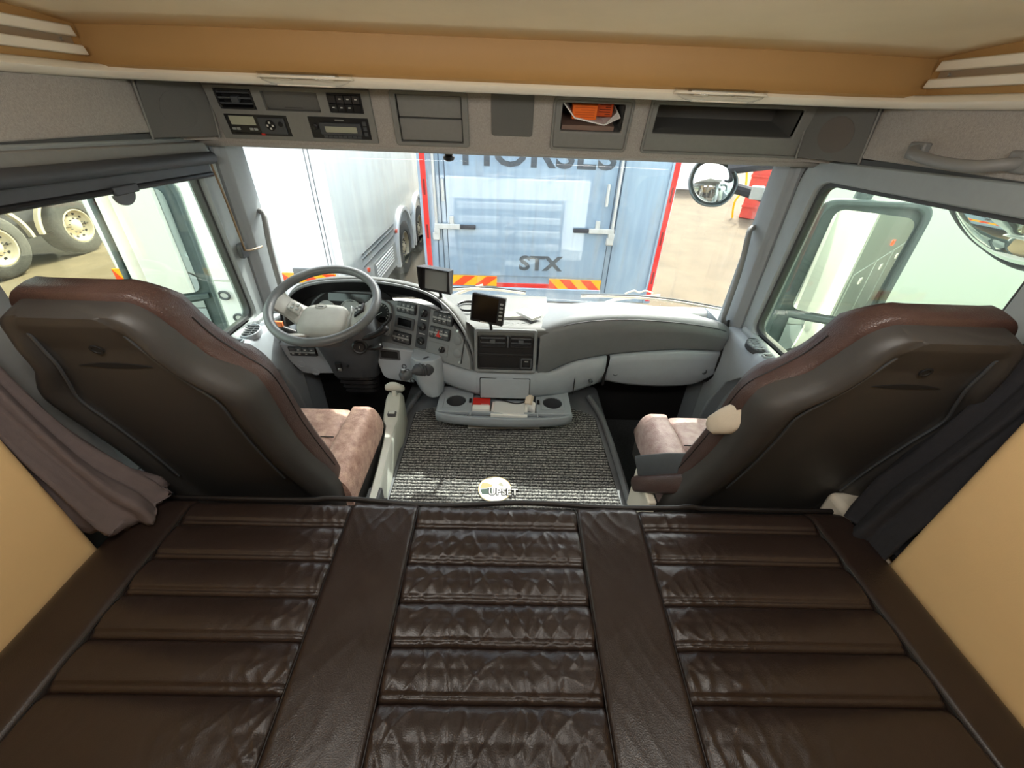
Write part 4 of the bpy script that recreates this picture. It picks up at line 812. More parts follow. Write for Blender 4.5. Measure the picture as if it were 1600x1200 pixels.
for key, tp, nx, amp in (('l', lambda y: (eL(y)+.001, sl0(y)-.001), 120, .0), ('c', lambda y: (sl1(y)+.001, sl2(y)-.001), 130, 1.), ('r', lambda y: (sl3(y)+.001, eR(y)-.001), 130, .0)):
    ys = YS[key]
    for a, b_ in zip(ys[1:], ys[:-1]):
        L = b_-a
        def hf(x, y, u, a=a, b_=b_, L=L, key=key):
            t = (y-a)/L; d = min(t, 1-t)*L            # distance to the nearest stitched seam
            inner = {'c': 1., 'l': max(0, (u-.45)/.55)**2, 'r': max(0, (.6-u)/.6)**2}[key]
            p = .014*(1-math.exp(-d/.013))-.014       # pillow between seams
            p -= .0040*math.exp(-((t*L-.012)/.0026)**2) # second stitch line
            dia = math.sin((x*1.0+(y-a)*.9)*95)*.5+math.sin((x*1.0-(y-a)*.9)*95)*.5
            e = min(u, 1-u)
            return p-.006*max(0, 1-e/.025)**2+inner*(.0022*(abs(dia)-.5)*math.sin(PI*t)+wr(x, y, 1.6))+(1-inner)*wr(x, y, .25)
        panel('quilted_channel', 0, 0, a, b_, hf, nx, max(20, int(L/.0032)), tp)
st_b = MB().box(-.99, .975, -.03, .755, 1.90, 2.03).obj('mattress_core', M['piping'], bed)
MB().tube([(x, .772+.004*math.sin(x*9)*(abs(x) < .5), 2.066+.006*math.sin(x*13+1)*(abs(x) < .55)) for x in [-.95+1.9*k/80 for k in range(81)]], .0075, 8).obj('front_piping', M['piping'], bed)
for fx in (eL, sl0, sl1, sl2, sl3, eR): MB().tube([(fx(y), y, ZB-.0065+front_drop(y)) for y in [.0+.765*k/30 for k in range(31)]], .0016, 6).obj('seam_thread', M['piping'], bed)
bb = tag(MB().box(-.97, .96, -.1, .74, 1.42, 1.90).obj('storage_chest', M['matt_black']), 'black storage chest under the brown leather bunk', 'chest')
o = tag(MB().box(1.0, 1.11, .63, .86, 1.5, 2.06).obj('pillar_cover', M['lip'], bev=.02), 'pale grey cover panel at the right end of the bunk', 'panel')

# ------------------------------------------------------------------ seats
def seat(cx, s, label, worn_lit, ws=1.):
    t = T('driver_seat' if s < 0 else 'passenger_seat', label, 'seat', (cx, 1.05, 1.42))
    f = FRM((cx, .86, 2.05), (1, 0, 0), (0, -.287, .958))
    prof = cr([(-.36, .25), (-.20, .262), (-.08, .262), (.05, .242), (.19, .232), (.34, .238), (.41, .234), (.455, .206), (.50, .170), (.545, .152), (.585, .141), (.612, .131), (.630, .118), (.641, .103), (.645, .092)], 4)
    rings = []
    for p in prof:
        v_, w_ = p.x, p.y*ws; k = 1 if v_ < .56 else max(.25, 1-(v_-.56)/.12)
        sec = [(1, -.055), (1.0, -.02), (.965, .004), (.90, .016*k), (.83, .020*k), (.76, .016*k), (.70, .006*k), (.665, -.004), (.60, -.006), (.35, -.004), (0, -.003)]
        if v_ > .55: tt = min(1, (v_-.55)/.075); sec = sec[:6]+[(a, d+(.010-d)*tt) for a, d in sec[6:]]
        r = [(a*w_, v_, d) for a, d in sec]; r += [(-a, v_, d) for a, v_, d in r[-2::-1]]
        rings.append(r)
    sh = MB(f).loft(rings).obj('back_shell', M['shell'], t, smooth=70)
    b = MB(f)
    line = cr([(.155*1, .02), (.148, .16), (.15, .30), (.155, .39), (.13, .455), (.108, .51), (.098, .555), (.088, .60)], 5)
    for q in (-1, 1): MB(f).tube([(q*p.x*ws, p.y, .004) for p in line], .0035, 6).obj('shell_ridge', M['btn'], sh)
    n = 24
    MB(f @ Matrix.Translation((-.02*0, .508, -.003))).prism([(-.075+.15*k/n, .010*math.sin(PI*k/n)-.004) for k in range(n+1)]+[(.075-.15*k/n, -.006*math.sin(PI*k/n)-.004) for k in range(1, n)], 0, .0012).obj('grip_slot', M['matt_black'], sh)
    MB(f @ Matrix.Translation((0, .555, -.0005))).lathe([(.012, 0), (.012, .002), (.008, .002), (.007, .0005)], 18).obj('plug', M['matt_black'], sh)
    # leather back cushion in front of the shell
    prof = cr([(-.30, .225), (-.10, .250), (.05, .242), (.19, .236), (.34, .240), (.41, .232), (.46, .200), (.515, .166), (.57, .149), (.60, .142), (.625, .134), (.645, .121), (.656, .108), (.661, .097)], 4)
    rings = []
    for p in prof:
        v_, w_ = p.x, p.y*ws; bol = .022 if v_ < .46 else .012
        sec = [(.97, -.040), (1.01, -.052), (1.02, -.072), (1.0, -.095-bol*.5), (.92, -.11-bol), (.80, -.108-bol), (.68, -.10), (.35, -.10), (0, -.10)]
        if v_ > .53: tt = min(1, (v_-.53)/.08); sec = sec[:6]+[(a, d+(-.118-d)*tt) for a, d in sec[6:]]
        if v_ > .60: sec = [(a, -.04+(d+.04)*(1-.45*(v_-.60)/.065)) for a, d in sec]
        r = [(a*w_, v_, d) for a, d in sec]; r += [(-a, v_, d) for a, v_, d in r[-2::-1]]
        rings.append(r)
    bc = MB(f).loft(rings).obj('back_cushion', M['leather_seat'], t, smooth=80)
    for q in (-1, 1): MB(f).tube([(q*p.y*ws*1.012, p.x, -.085) for p in prof if -.1 < p.x < .57], .0022, 6).obj('seam_thread', M['piping'], bc)
    # seat cushion: side bolsters and centre
    for nm, x0, x1, zt in (('seat_cushion', -.175, .175, 1.945), ('seat_bolster', -.285, -.172, 1.962), ('seat_bolster', .172, .285, 1.962)):
        rows = []
        for k in range(15):
            u = k/14; y = .95+.45*u; top = zt+.012*math.sin(PI*u)-(.0 if u < .86 else .09*((u-.86)/.14)**2); xx = lambda x: x
            sh_ = -.03*max(0, (u-.8)/.2)**2
            r = []
            for a in range(13):
                q = a/12; x = x0+(x1-x0)*q; e = min(q, 1-q)
                ex = abs(x); z = top-.018*max(0, 1-e/.14)**2-(.05*max(0, (ex-.235)/.05)**2)
                r.append((cx+x*(1-.06*max(0, (u-.8)/.2)**2), y, z))
            r = [(r[0][0], y, 1.83)]+r+[(r[-1][0], y, 1.83)]; rows.append(r)
        rows.append([(p[0], p[1]+.006, 1.83) for p in rows[-1]])
        o = MB().loft(rows).obj(nm, M[worn_lit] if nm == 'seat_cushion' else M['leather_worn_lit' if s < 0 else 'leather_pale_lit'], t, smooth=70)
        if nm == 'seat_cushion': MB().tube([(cx-.165+.33*k/12, 1.16, 1.957) for k in range(13)], .0025, 6).obj('seam_thread', M['piping'], o)
    MB().box(cx-.265, cx+.265, .98, 1.37, 1.78, 1.84).obj('seat_pan', M['matt_black'], t, bev=.01)
    MB().box(cx-.20, cx+.20, .90, 1.28, 1.44, 1.80).obj('pedestal', M['matt_black'], t, bev=.02)
    MB().box(cx-.25, cx+.25, .94, 1.34, 1.42, 1.47).obj('seat_rail', M['black'], t, bev=.01)
    # skirt of the seat's inner side
    MB().loft([[(cx-s*x, y, z) for x, z in ((.272, 1.90), (.275, 1.86), (.27, 1.72), (.255, 1.72), (.255, 1.90))] for y in (.98, 1.1, 1.2, 1.36)]).obj('side_cover', M['shell'], t, bev=.004)
    return t, f
seat(-.80, -1, 'driver seat seen from behind, dark shell and brown leather, at the left window', 'leather_worn_lit')
ps, pf = seat(.852, 1, 'passenger seat seen from behind, with a beige armrest on its inner edge', 'leather_pale_lit', 1.12)
# folded armrests of the passenger seat
def bar(path, ws, hs, up, n=20, p=.6):
    rings = []
    for i, q in enumerate(path):
        q = Vector(q); tdir = (Vector(path[min(i+1, len(path)-1)])-Vector(path[max(0, i-1)])).normalized(); a = tdir.cross(Vector(up)).normalized(); c = a.cross(tdir)
        rings.append([q+a*ws[i]*math.copysign(abs(math.cos(2*PI*k/n))**p, math.cos(2*PI*k/n))+c*hs[i]*math.copysign(abs(math.sin(2*PI*k/n))**p, math.sin(2*PI*k/n)) for k in range(n)])
    return MB().loft(rings)
lab(bar([(.652, .758, 2.462), (.646, .765, 2.452), (.622, .795, 2.412), (.608, .815, 2.375), (.592, .84, 2.335), (.575, .865, 2.300), (.567, .875, 2.288)], [.012, .020, .028, .030, .029, .024, .012], [.014, .024, .032, .038, .036, .026, .012], (0, .5, .9)).obj('armrest', M['beige'], ps, smooth=70), 'pale beige leather armrest end')
a1 = lab(bar([(.615, .885, 2.055), (.612, .895, 2.045), (.595, .92, 2.010), (.535, .985, 1.935), (.490, 1.03, 1.885), (.480, 1.04, 1.875)], [.026, .036, .038, .036, .034, .014], [.020, .034, .036, .032, .028, .012], (0, .5, .9)).obj('armrest', M['leather_seat'], ps, smooth=70), 'brown leather armrest folded down')
bar([(.610, .925, 2.085), (.560, .985, 2.025), (.490, 1.06, 1.945)], [.014, .016, .014], [.040, .042, .036], (0, .5, .9), 12, .3).obj('armrest_bracket', M['column'], a1, smooth=40)
MB(FRM((.497, 1.045, 1.955), (.7, .7, 0), (0, 0, 1))).lathe([(.007, 0), (.007, .02)], 12).obj('bolt', M['metal'], a1)
bar([(.625, .945, 2.085), (.612, .965, 2.070)], [.022, .022], [.034, .034], (0, .5, .9), 12, .3).obj('hinge_cover', M['matt_black'], a1, smooth=40)
MB().box(.50, .53, .93, 1.10, 1.70, 1.90).obj('seat_post', M['lip'], ps, bev=.006)

# ------------------------------------------------------------------ curtains and belt cover at the pillars
def curtain(name, l, path, rad, m, n=64, folds=7):
    rings = []
    for i, (p, r) in enumerate(zip(path, rad)):
        ring = []
        for k in range(n):
            a = 2*PI*k/n; rr_ = r*(1+.22*math.sin(folds*a+i*.25)+.08*math.sin((folds*2+1)*a+i*.5))
            ring.append((p[0]+rr_*.85*math.cos(a), p[1]+rr_*math.sin(a), p[2]+.012*math.sin(3*a+i)))
        rings.append(ring)
    return tag(MB().loft(rings).obj(name, M[m], smooth=180), l, 'curtain', 'gathered bunk curtains')
P = cr([(-1.085, .685, 3.02), (-1.08, .68, 2.80), (-1.065, .675, 2.56), (-1.040, .68, 2.36), (-1.005, .69, 2.22), (-.975, .705, 2.13), (-.965, .712, 2.105), (-.96, .715, 2.090)], 3)
curtain('curtain', 'mauve grey gathered curtain hanging left of the driver seat onto the bunk', P, [.034+.044*min(1, i/14)**2-(.028 if i > 19 else 0) for i in range(len(P))], 'curtain_l')
P = cr([(1.09, .68, 3.02), (1.085, .68, 2.80), (1.075, .68, 2.56), (1.06, .695, 2.36), (1.045, .705, 2.22), (1.03, .70, 2.12), (1.02, .69, 2.075), (1.015, .685, 2.065)], 3)
curtain('curtain', 'black gathered curtain hanging right of the passenger seat', P, [.045+.028*min(1, i/12)-(.02 if i > 19 else 0) for i in range(len(P))], 'curtain_r')
o = MB().loft([[(-1.115+dx, y, z) for dx, y in ((0, .72), (.03, .745), (.045, .79), (.035, .84), (.0, .86))] for z in (2.05, 2.4, 2.6, 2.8, 2.96)], closed=True).obj('belt_cover', M['handle'], smooth=70)
tag(o, 'pale grey belt pillar cover beside the driver seat headrest', 'cover')
# ------------------------------------------------------------------ outside: vehicles, mirrors, wipers
G0 = .35
M['bluepaint'] = mat('blue_paint', S(140, 162, 182), .22, coat=.6, var=.0, col2=S(156, 177, 194), vscale=2.2, stretch=(5, 5, .35))
cb = M['bluepaint'].node_tree.nodes['Principled BSDF']; cb.inputs['Coat Weight'].default_value = 1.0; cb.inputs['Coat IOR'].default_value = 1.9
M['bluedark'] = mat('blue_seam', S(60, 78, 96), .5)
M['alu'] = mat('aluminium', S(205, 205, 200), .4, metal=.3)
M['redtape'] = mat('red_tape', S(226, 44, 36), .4)
M['yellow'] = mat('yellow_reflector', S(253, 180, 8), .4)
M['orange_red'] = mat('orange_reflector', S(246, 74, 20), .4)
M['letter'] = mat('grey_lettering', S(74, 80, 86), .5, var=.2, vscale=14)
M['greyside'] = mat('grey_side_paint', S(186, 192, 192), .25, coat=.5, col2=S(204, 208, 206), vscale=1.4, stretch=(1, 3, .4))
M['tyre'] = mat('tyre_rubber', S(70, 68, 64), .9, var=.25, vscale=20, bump=.6, bscale=40)
M['rimm'] = mat('dusty_rim', S(206, 192, 164), .6)
M['chassis'] = mat('dusty_black', S(62, 62, 66), .7, var=.3, vscale=6)
M['mirror'] = mat('mirror_glass', S(235, 238, 236), .015, metal=1.0)
M['mirrorcase'] = mat('mirror_case', S(92, 104, 106), .5, var=.12, vscale=30)
M['redsteel'] = mat('red_steel', S(206, 74, 58), .6, var=.12, vscale=4)

def wheel(f, r, w_, parent, dual=False):
    t = MB(f).lathe([(r*.56, -w_/2), (r*.9, -w_/2), (r*.985, -w_*.42), (r, -w_*.3), (r, w_*.3), (r*.985, w_*.42), (r*.9, w_/2), (r*.62, w_/2), (r*.58, w_*.42)], 36, caps=False).obj('tyre', M['tyre'], parent, smooth=50)
    k = MB(f).lathe([(r*.60, -w_*.3), (r*.60, w_*.46), (r*.55, w_*.48), (r*.52, w_*.30), (r*.34, w_*.22), (r*.22, w_*.34), (r*.12, w_*.42), (.001, w_*.42)], 32).obj('rim', M['rimm'], parent, smooth=40)
    for q in range(10):
        a = 2*PI*q/10; MB(f @ Matrix.Translation((r*.43*math.cos(a), r*.43*math.sin(a), w_*.235))).lathe([(r*.055, .0), (r*.055, .012)], 10).obj('rim_hole', M['matt_black'], k)
        MB(f @ Matrix.Translation((r*.26*math.cos(a+.3), r*.26*math.sin(a+.3), w_*.30))).lathe([(r*.02, .0), (r*.02, .03)], 6).obj('wheel_nut', M['chassis'], k)
    return t
# the blue horse box straight ahead; its rear faces us
YB = 4.42; BF = FRM((0, YB, 0), (1, 0, 0), (0, 0, 1))
bl = T('blue_horse_box', 'blue horse box truck parked straight ahead, seen from behind', 'truck', (.36, 8, G0))
MB().box(-.905, 1.645, YB, 13.4, 1.17, 4.1).obj('body', M['bluepaint'], bl, bev=.03)
MB().box(-.80, 1.54, YB+.35, 13.2, .85, 1.17).obj('chassis', M['chassis'], bl)
MB(BF).prism([(-.64, 1.46), (1.04, 1.46), (1.04, 4.0), (-.64, 4.0)], 0, .012).obj('ramp_door', M['bluepaint'], bl, bev=.004)
for x in (-.742, -.690, -.637, 1.038, 1.095): MB(BF).box(x-.004, x+.004, 1.30, 4.05, 0, .014).obj('door_seam', M['bluedark'], bl)
for x in (-.895, 1.545): MB(BF).box(x, x+.085, 1.19, 4.1, 0, .016).obj('corner_post', M['bluepaint'], bl, bev=.006)
for x in (-.868, 1.570):
    r_ = MB(BF).box(x, x+.052, 1.22 if x > 0 else 1.38, 4.05, .016, .019).obj('red_marker_tape', M['redtape'], bl)
    for k in range(5): MB(BF).box(x+.016, x+.036, 1.42+.42*k, 1.56+.42*k, .019, .0195).obj('print_line', mat('dark_red', S(120, 20, 20), .5) if k == 0 and x < 0 else bpy.data.materials['dark_red'], r_)
for x, s in ((-.742, 1), (1.062, -1)):
    rod = MB().tube([(x, YB-.035, 1.88), (x, YB-.035, 4.0)], .014, 10).obj('lock_rod', M['alu'], bl)
    for z in (1.92, 3.2): MB(BF).box(x-.03, x+.03, z-.03, z+.03, .0, .05).obj('rod_guide', M['alu'], rod, bev=.006)
    MB(BF).box(min(x-s*.02, x+s*.24), max(x-s*.02, x+s*.24), 1.945, 1.995, .02, .05).obj('lock_arm', M['alu'], rod, bev=.005)
    MB(BF).box(x+s*.155-.022, x+s*.155+.022, 1.99, 2.07, .015, .04).obj('lock_hasp', M['alu'], rod, bev=.006)
    MB(BF).box(min(x+s*.24, x+s*.40), max(x+s*.24, x+s*.40), 1.948, 1.990, .02, .05).obj('lock_grip', M['chassis'], rod, bev=.01)
    MB(BF).box(x-.045, x+.03, 1.83, 1.91, .015, .05).obj('lock_foot', M['alu'], rod, bev=.01)
for x in (-.662, .965): MB().tube([(x, YB-.03, 2.21), (x, YB-.03, 2.41)], .016, 10).obj('grab_bar', M['alu'], bl)
text('STX', .21, FRM((.345, YB-.014, 1.602), (1, 0, 0), (0, 0, 1)), M['letter'], 'lettering', bl, .002, sx=1.22, off=.008)
text('HORSES', .36, FRM((.265, YB-.014, 2.645), (1, 0, 0), (0, 0, 1)), M['letter'], 'lettering', bl, .002, sx=1.16, off=.007)
def chevrons(f, x0, x1, z0, z1, parent, red, n=4, slope=.16, flip=1, d=.02):
    o = MB(f).box(x0, x1, z0, z1, .0, d).obj('chevron_board', M['yellow'], parent)
    w_ = (x1-x0)/n; hgt = z1-z0
    for k in range(-2, n+2):
        if k % 2: continue
        pts = [(x0+w_*k, z0), (x0+w_*(k+1), z0), (x0+w_*(k+1)+flip*slope, z1), (x0+w_*k+flip*slope, z1)]
        q = []                                       # clip to the board
        for i in range(4):
            for t_ in [j/8 for j in range(8)]:
                a, b_ = Vector(pts[i]), Vector(pts[(i+1) % 4]); c = a+(b_-a)*t_; q.append((min(x1, max(x0, c.x)), c.y))
        if max(p[0] for p in q)-min(p[0] for p in q) < .01: continue
        MB(f).prism(q, d, d+.002).obj('red_stripe', M[red], o)
    return o
chevrons(BF, -.62, -.12, 1.345, 1.452, bl, 'orange_red', 4, .14, 1)
chevrons(BF, .46, 1.035, 1.325, 1.44, bl, 'orange_red', 5, -.12, 1)
MB(BF).box(-.12, .46, 1.333, 1.378, .0, .02).obj('red_marker_tape', M['redtape'], bl)
MB(BF).box(-.63, 1.04, 1.18, 1.335, .0, .03).obj('rear_sill', M['bluepaint'], bl, bev=.01)
for x in (-.6, 1.35):
    for y in (9.5, 12.4): wheel(FRM((x, y, G0+.48), (0, 1, 0), (0, 0, 1)), .48, .30, bl)
# the white horse box left of it
YW = 4.5; WFm = FRM((0, YW, 0), (1, 0, 0), (0, 0, 1))
wt = T('white_horse_box', 'white horse box truck parked left of the blue one', 'truck', (-3.1, 9, G0))
MB().box(-4.38, -1.90, YW, 13.5, 1.25, 4.1).obj('body', M['skin'], wt, bev=.03)
SFm = FRM((-1.895, 0, 0), (0, 1, 0), (0, 0, 1))
MB(SFm).prism([(4.66, .72), (6.98, .72), (6.98, 1.25), (13.4, 1.25), (13.4, 4.05), (4.66, 4.05)], -.004, .008).obj('side_panel', M['greyside'], wt)
MB(SFm).box(4.50, 4.66, 1.2, 4.1, -.01, .012).obj('corner_post', M['skin'], wt, bev=.004)
for x in (-1.99, -1.95): MB(WFm).box(x-.003, x+.003, 1.27, 4.05, 0, .004).obj('door_seam', M['btn'], wt)
chevrons(WFm, -4.40, -4.24, 1.255, 1.375, wt, 'orange_red', 2, .08, -1)
chevrons(WFm, -2.52, -1.93, 1.285, 1.39, wt, 'orange_red', 4, -.16, 1)
MB(WFm).box(-2.385, -2.195, 1.375, 1.445, 0, .03).obj('number_plate', M['module'], wt)
MB().box(-4.36, -1.93, YW+.02, YW+.10, .56, 1.25).obj('rear_panel', M['skin'], wt, bev=.01)
for x in (-4.18, -2.10):
    lp_ = MB(WFm).box(x-.16, x+.16, .92, 1.16, -.02, .01).obj('tail_lamp', M['module'], wt, bev=.01)
for x, z in ((-3.26, 1.10), (-3.18, .82), (-3.02, 1.12)):
    o = MB(WFm @ Matrix.Translation((x, z, 0))).tube([(.06*math.cos(2*PI*k/16), .045*math.sin(2*PI*k/16), .02) for k in range(16)], .014, 8, closed=True).obj('tow_ring', M['btn'], wt)
MB(WFm).box(-3.05, -2.80, .70, 1.20, -.02, .004).obj('step_recess', M['mirrorcase'], wt)
for z in (.98, 1.08, 1.14): MB(SFm).box(5.3, 6.95, z+.22, z+.235, .008, .016).obj('side_seam', M['btn'], wt)
lv_ = MB(SFm).prism([(5.72, .86), (6.92, .80), (6.92, 1.10), (5.72, 1.12)], .006, .012).obj('vent_panel', M['btn_light'], wt)
for k in range(6): MB(SFm).box(5.80, 6.75, .845+.042*k, .866+.042*k, .012, .024).obj('louvre', M['skin'], lv_, bev=.003)
for y, z in ((5.45, 1.12), (7.10, 1.23)): MB(SFm).lathe([(.035, .0), (.03, .03)], 14, (y, z)).obj('marker_lamp', M['orange_red'], wt)
for y in (7.62, 9.0):
    wheel(FRM((-2.02, y, G0+.47), (0, 1, 0), (0, 0, 1)), .47, .30, wt)
    MB(SFm).ring([(y+.62*math.cos(PI*k/20), G0+.50+.66*math.sin(PI*k/20)) for k in range(21)]+[(y-.62, G0+.3), (y+.62, G0+.3)], [(y+.56*math.cos(PI*k/20), G0+.50+.60*math.sin(PI*k/20)) for k in range(21)]+[(y-.56, G0+.3), (y+.56, G0+.3)], -.02, .05).obj('wheel_arch', M['skin'], wt, smooth=60)
MB().box(-2.4, -1.93, 6.98, 13, .95, 1.3).obj('side_skirt', M['greyside'], wt)
# the pale vehicle tight on the right
rt = T('pale_horse_box', 'pale horse box parked close along the passenger side', 'truck', (3.55, 0, G0))
MB().box(2.30, 4.8, -6.0, 3.62, 1.2, 4.2).obj('body', M['skin'], rt, bev=.03)
MB().box(2.32, 4.78, -5.9, 3.58, .62, 1.2).obj('lower_body', M['skin'], rt, bev=.02)
RFm = FRM((2.30, 0, 0), (0, 1, 0), (0, 0, 1))
M['cream_stripe'] = mat('pale_stripe', S(222, 232, 216), .4)
MB(RFm).box(-5.9, 3.58, 1.70, 4.1, -.006, .004).obj('upper_panel', M['cream_stripe'], rt)
MB(RFm).box(-5.9, 3.60, 1.625, 1.70, -.012, .004).obj('white_band', M['skin'], rt)
MB(RFm).box(-5.9, 3.60, 1.50, 1.53, -.012, .004).obj('white_band', M['skin'], rt)
for k in range(6): MB(RFm).box(3.06, 3.36, 1.22+.040*k, 1.238+.040*k, -.012, .004).obj('louvre', M['cream_stripe'], rt)
for y in (-4.2, 1.2): wheel(FRM((2.42, y, G0+.47), (0, -1, 0), (0, 0, 1)), .47, .28, rt)
# the black chassis truck far left
bt = T('black_truck', 'dark dusty truck chassis with two wheels far out to the left', 'truck', (-9.2, 7.5, G0))
XB = -8.45
for y in (8.25, 6.75): wheel(FRM((XB, y, G0+.50), (0, 1, 0), (0, 0, 1)), .50, .36, bt)
MB().box(XB-1.4, XB-.25, 3.0, 14, .75, 1.15).obj('chassis_rail', M['chassis'], bt)
MB().box(XB-2.2, XB-.12, 3.0, 14, 1.42, 3.6).obj('body', M['chassis'], bt)
MB().box(XB-.12, XB-.06, 3.0, 14, 1.05, 1.42).obj('side_skirt', M['chassis'], bt)
for y in (8.25, 6.75): MB(FRM((XB+.10, 0, 0), (0, 1, 0), (0, 0, 1))).ring([(y+.68*math.cos(PI*k/18), G0+.50+.66*math.sin(PI*k/18)) for k in range(19)], [(y+.63*math.cos(PI*k/18), G0+.50+.61*math.sin(PI*k/18)) for k in range(19)], -.05, .03).obj('wheel_arch', M['rimm'], bt)
MB().box(XB-.05, XB-.02, 3, 14, 1.46, 1.49).obj('pale_line', M['rimm'], bt)
for y in (7.5, 8.9): MB(FRM((XB-.01, y, 1.43), (0, 1, 0), (0, 0, 1))).hexa([(-.16, -.05, 0), (.16, .02, 0), (.12, .09, 0), (-.12, .04, 0)], [(-.14, -.04, .03), (.14, .02, .03), (.10, .08, .03), (-.10, .03, .03)]).obj('marker_lamp', M['orange_red'], bt)
# red barriers far right, container behind
for i, (x0, y0, z0) in enumerate(((7.2, 13.6, G0-.026), (7.2, 13.6, G0+.814))):
    t = T('red_pallet_stack', ('lower' if i == 0 else 'upper')+' red steel stack standing far out to the right', 'steel stack', (x0+1.6, y0+.5, z0), 'red steel stacks')
    f = FRM((x0, y0, z0), (.86, -.50, 0), (0, 0, 1))
    for k in range(5):
        b = MB(f).box(.72*k, .72*k+.70, .04, .78, -.5, 0).obj('steel_panel', M['redsteel'], t, bev=.01)
        for q in range(6): MB(f).box(.72*k+.05+.11*q, .72*k+.10+.11*q, .66, .72, 0, .01).obj('hole', M['paper2'], b)
    MB(f).box(-.02, 3.62, .36, .42, 0, .04).obj('steel_rail', M['redsteel'], t)
    MB(f).box(-.02, 3.62, .78, .84, -.5, .05).obj('steel_rail', M['paper2'], t)
tag(MB().tube(cr([(6.95, 13.5, G0+.02), (6.85, 13.45, G0+.5), (7.0, 13.4, G0+.9), (6.9, 13.45, G0+1.4)], 6), .03, 8).obj('strap', M['yellow']), 'yellow strap hanging at the end of the red steel stacks', 'strap')
tag(MB().box(6.4, 9.2, 19, 25, G0, G0+2.6).obj('container', M['skin'], bev=.02), 'white container far ahead on the right beyond the yard', 'container')
tag(MB(FRM((2.2, 7.2, G0), (1, -.55, 0), (.55, 1, 0))).box(2.0, 22, 2.6, 9.0, -.02, .012).obj('concrete_apron', mat('pale_concrete', S(150, 138, 114), .9, var=.05, vscale=2)), 'paler concrete apron across the yard to the right', 'paving')

# side mirrors
def mirror(s, side):
    t = T('side_mirror', 'tall grey door mirror outside the %s window' % side, 'mirror', (s*1.5, 1.86, 2.0), 'door mirrors')
    a = math.radians(27 if s < 0 else -24)
    f = FRM((s*(1.525 if s > 0 else 1.56), 1.83, 2.30), (math.cos(a), math.sin(a), 0), (0, .03, 1))
    if s < 0: cas = rpoly([(-.195, -.33), (.20, -.36), (.215, .42), (-.17, .44)], .07, 6)
    else: cas = rpoly([(-.215, -.33), (.20, -.30), (.195, .44), (-.20, .42)], .07, 6)
    if s < 0: f = f @ Matrix.Diagonal((.80, 1, 1, 1))
    MB(f).taper(cas, 0, -.13, .80).obj('mirror_case', M['mirrorcase'], t, bev=.015, smooth=50)
    inner = [(p[0]*.90, p[1]*.95) for p in cas]
    MB(f).ring(cas, [(p[0]*.88+.0, p[1]*.94) for p in cas], -.02, .03).obj('case_rim', M['mirrorcase'], t, bev=.008)
    w0, w1 = (-.155, .135) if s < 0 else (-.140, .155)
    MB(f).prism(rpoly([(w0, -.075), (w1, -.075), (w1+.005, .375), (w0+.01, .385)], .045, 6), -.005, .012).obj('mirror_glass', M['mirror'], t)
    MB(f).box(w0-.01, w1+.03, -.110, -.085, -.01, .026).obj('divider', M['mirrorcase'], t, bev=.004)
    n = 12; rows = []
    for j in range(n+1):
        v_ = -.300+.18*j/n; rows.append([(w0+.01+(w1-w0-.02)*i/n, v_, .010+.012*(1-((i-n/2)/(n/2))**2*.5-((j-n/2)/(n/2))**2*.5)) for i in range(n+1)])
    MB(f).loft(rows, closed=False).obj('wide_angle_glass', M['mirror'], t, smooth=180)
    MB().tube(cr([(s*1.22, 1.93, 2.84), (s*1.36, 1.93, 2.86), (s*1.50, 1.90, 2.82), (s*1.50, 1.89, 2.72)], 5), .032, 10).obj('mirror_arm', M['mirrorcase'], t)
    MB().tube(cr([(s*1.22, 1.95, 1.92), (s*1.36, 1.94, 1.90), (s*1.48, 1.90, 1.95), (s*1.50, 1.89, 2.02)], 5), .032, 10).obj('mirror_arm', M['mirrorcase'], t)
    return t
mirror(-1, 'driver'); mirror(1, 'passenger')
def dome(f, pts, bulge, m, name, parent, k=6):
    cx = sum(p[0] for p in pts)/len(pts); cy = sum(p[1] for p in pts)/len(pts); rings = []
    for j in range(k+1):
        q = 1-j/k*.98; rings.append([(cx+(p[0]-cx)*q, cy+(p[1]-cy)*q, bulge*(1-q*q)) for p in pts])
    return MB(f).loft(rings).obj(name, m, parent, smooth=180)
# kerb mirror above the passenger window
t = T('kerb_mirror', 'rounded kerb mirror hanging outside the top of the passenger window', 'mirror', (1.42, 1.25, 2.66))
f = FRM((1.40, 1.20, 2.77), (-.25, -1, 0.0), (-.55, .15, .80))
pts = rpoly([(-.30, .10), (-.23, -.07), (0, -.145), (.23, -.07), (.30, .10)], .10, 6)
MB(f).taper(pts, 0, -.10, .8).obj('mirror_case', M['mirrorcase'], t, smooth=50, bev=.01)
MB(f).ring(pts, [(p[0]*.95, p[1]*.95) for p in pts], -.01, .008).obj('case_rim', M['rubber'], t)
dome(f, [(p[0]*.95, p[1]*.95) for p in pts], .05, M['mirror'], 'mirror_glass', t)
MB().tube([(1.20, 1.30, 2.93), (1.32, 1.26, 2.90), (1.42, 1.22, 2.84)], .025, 8).obj('mirror_arm', M['mirrorcase'], t)
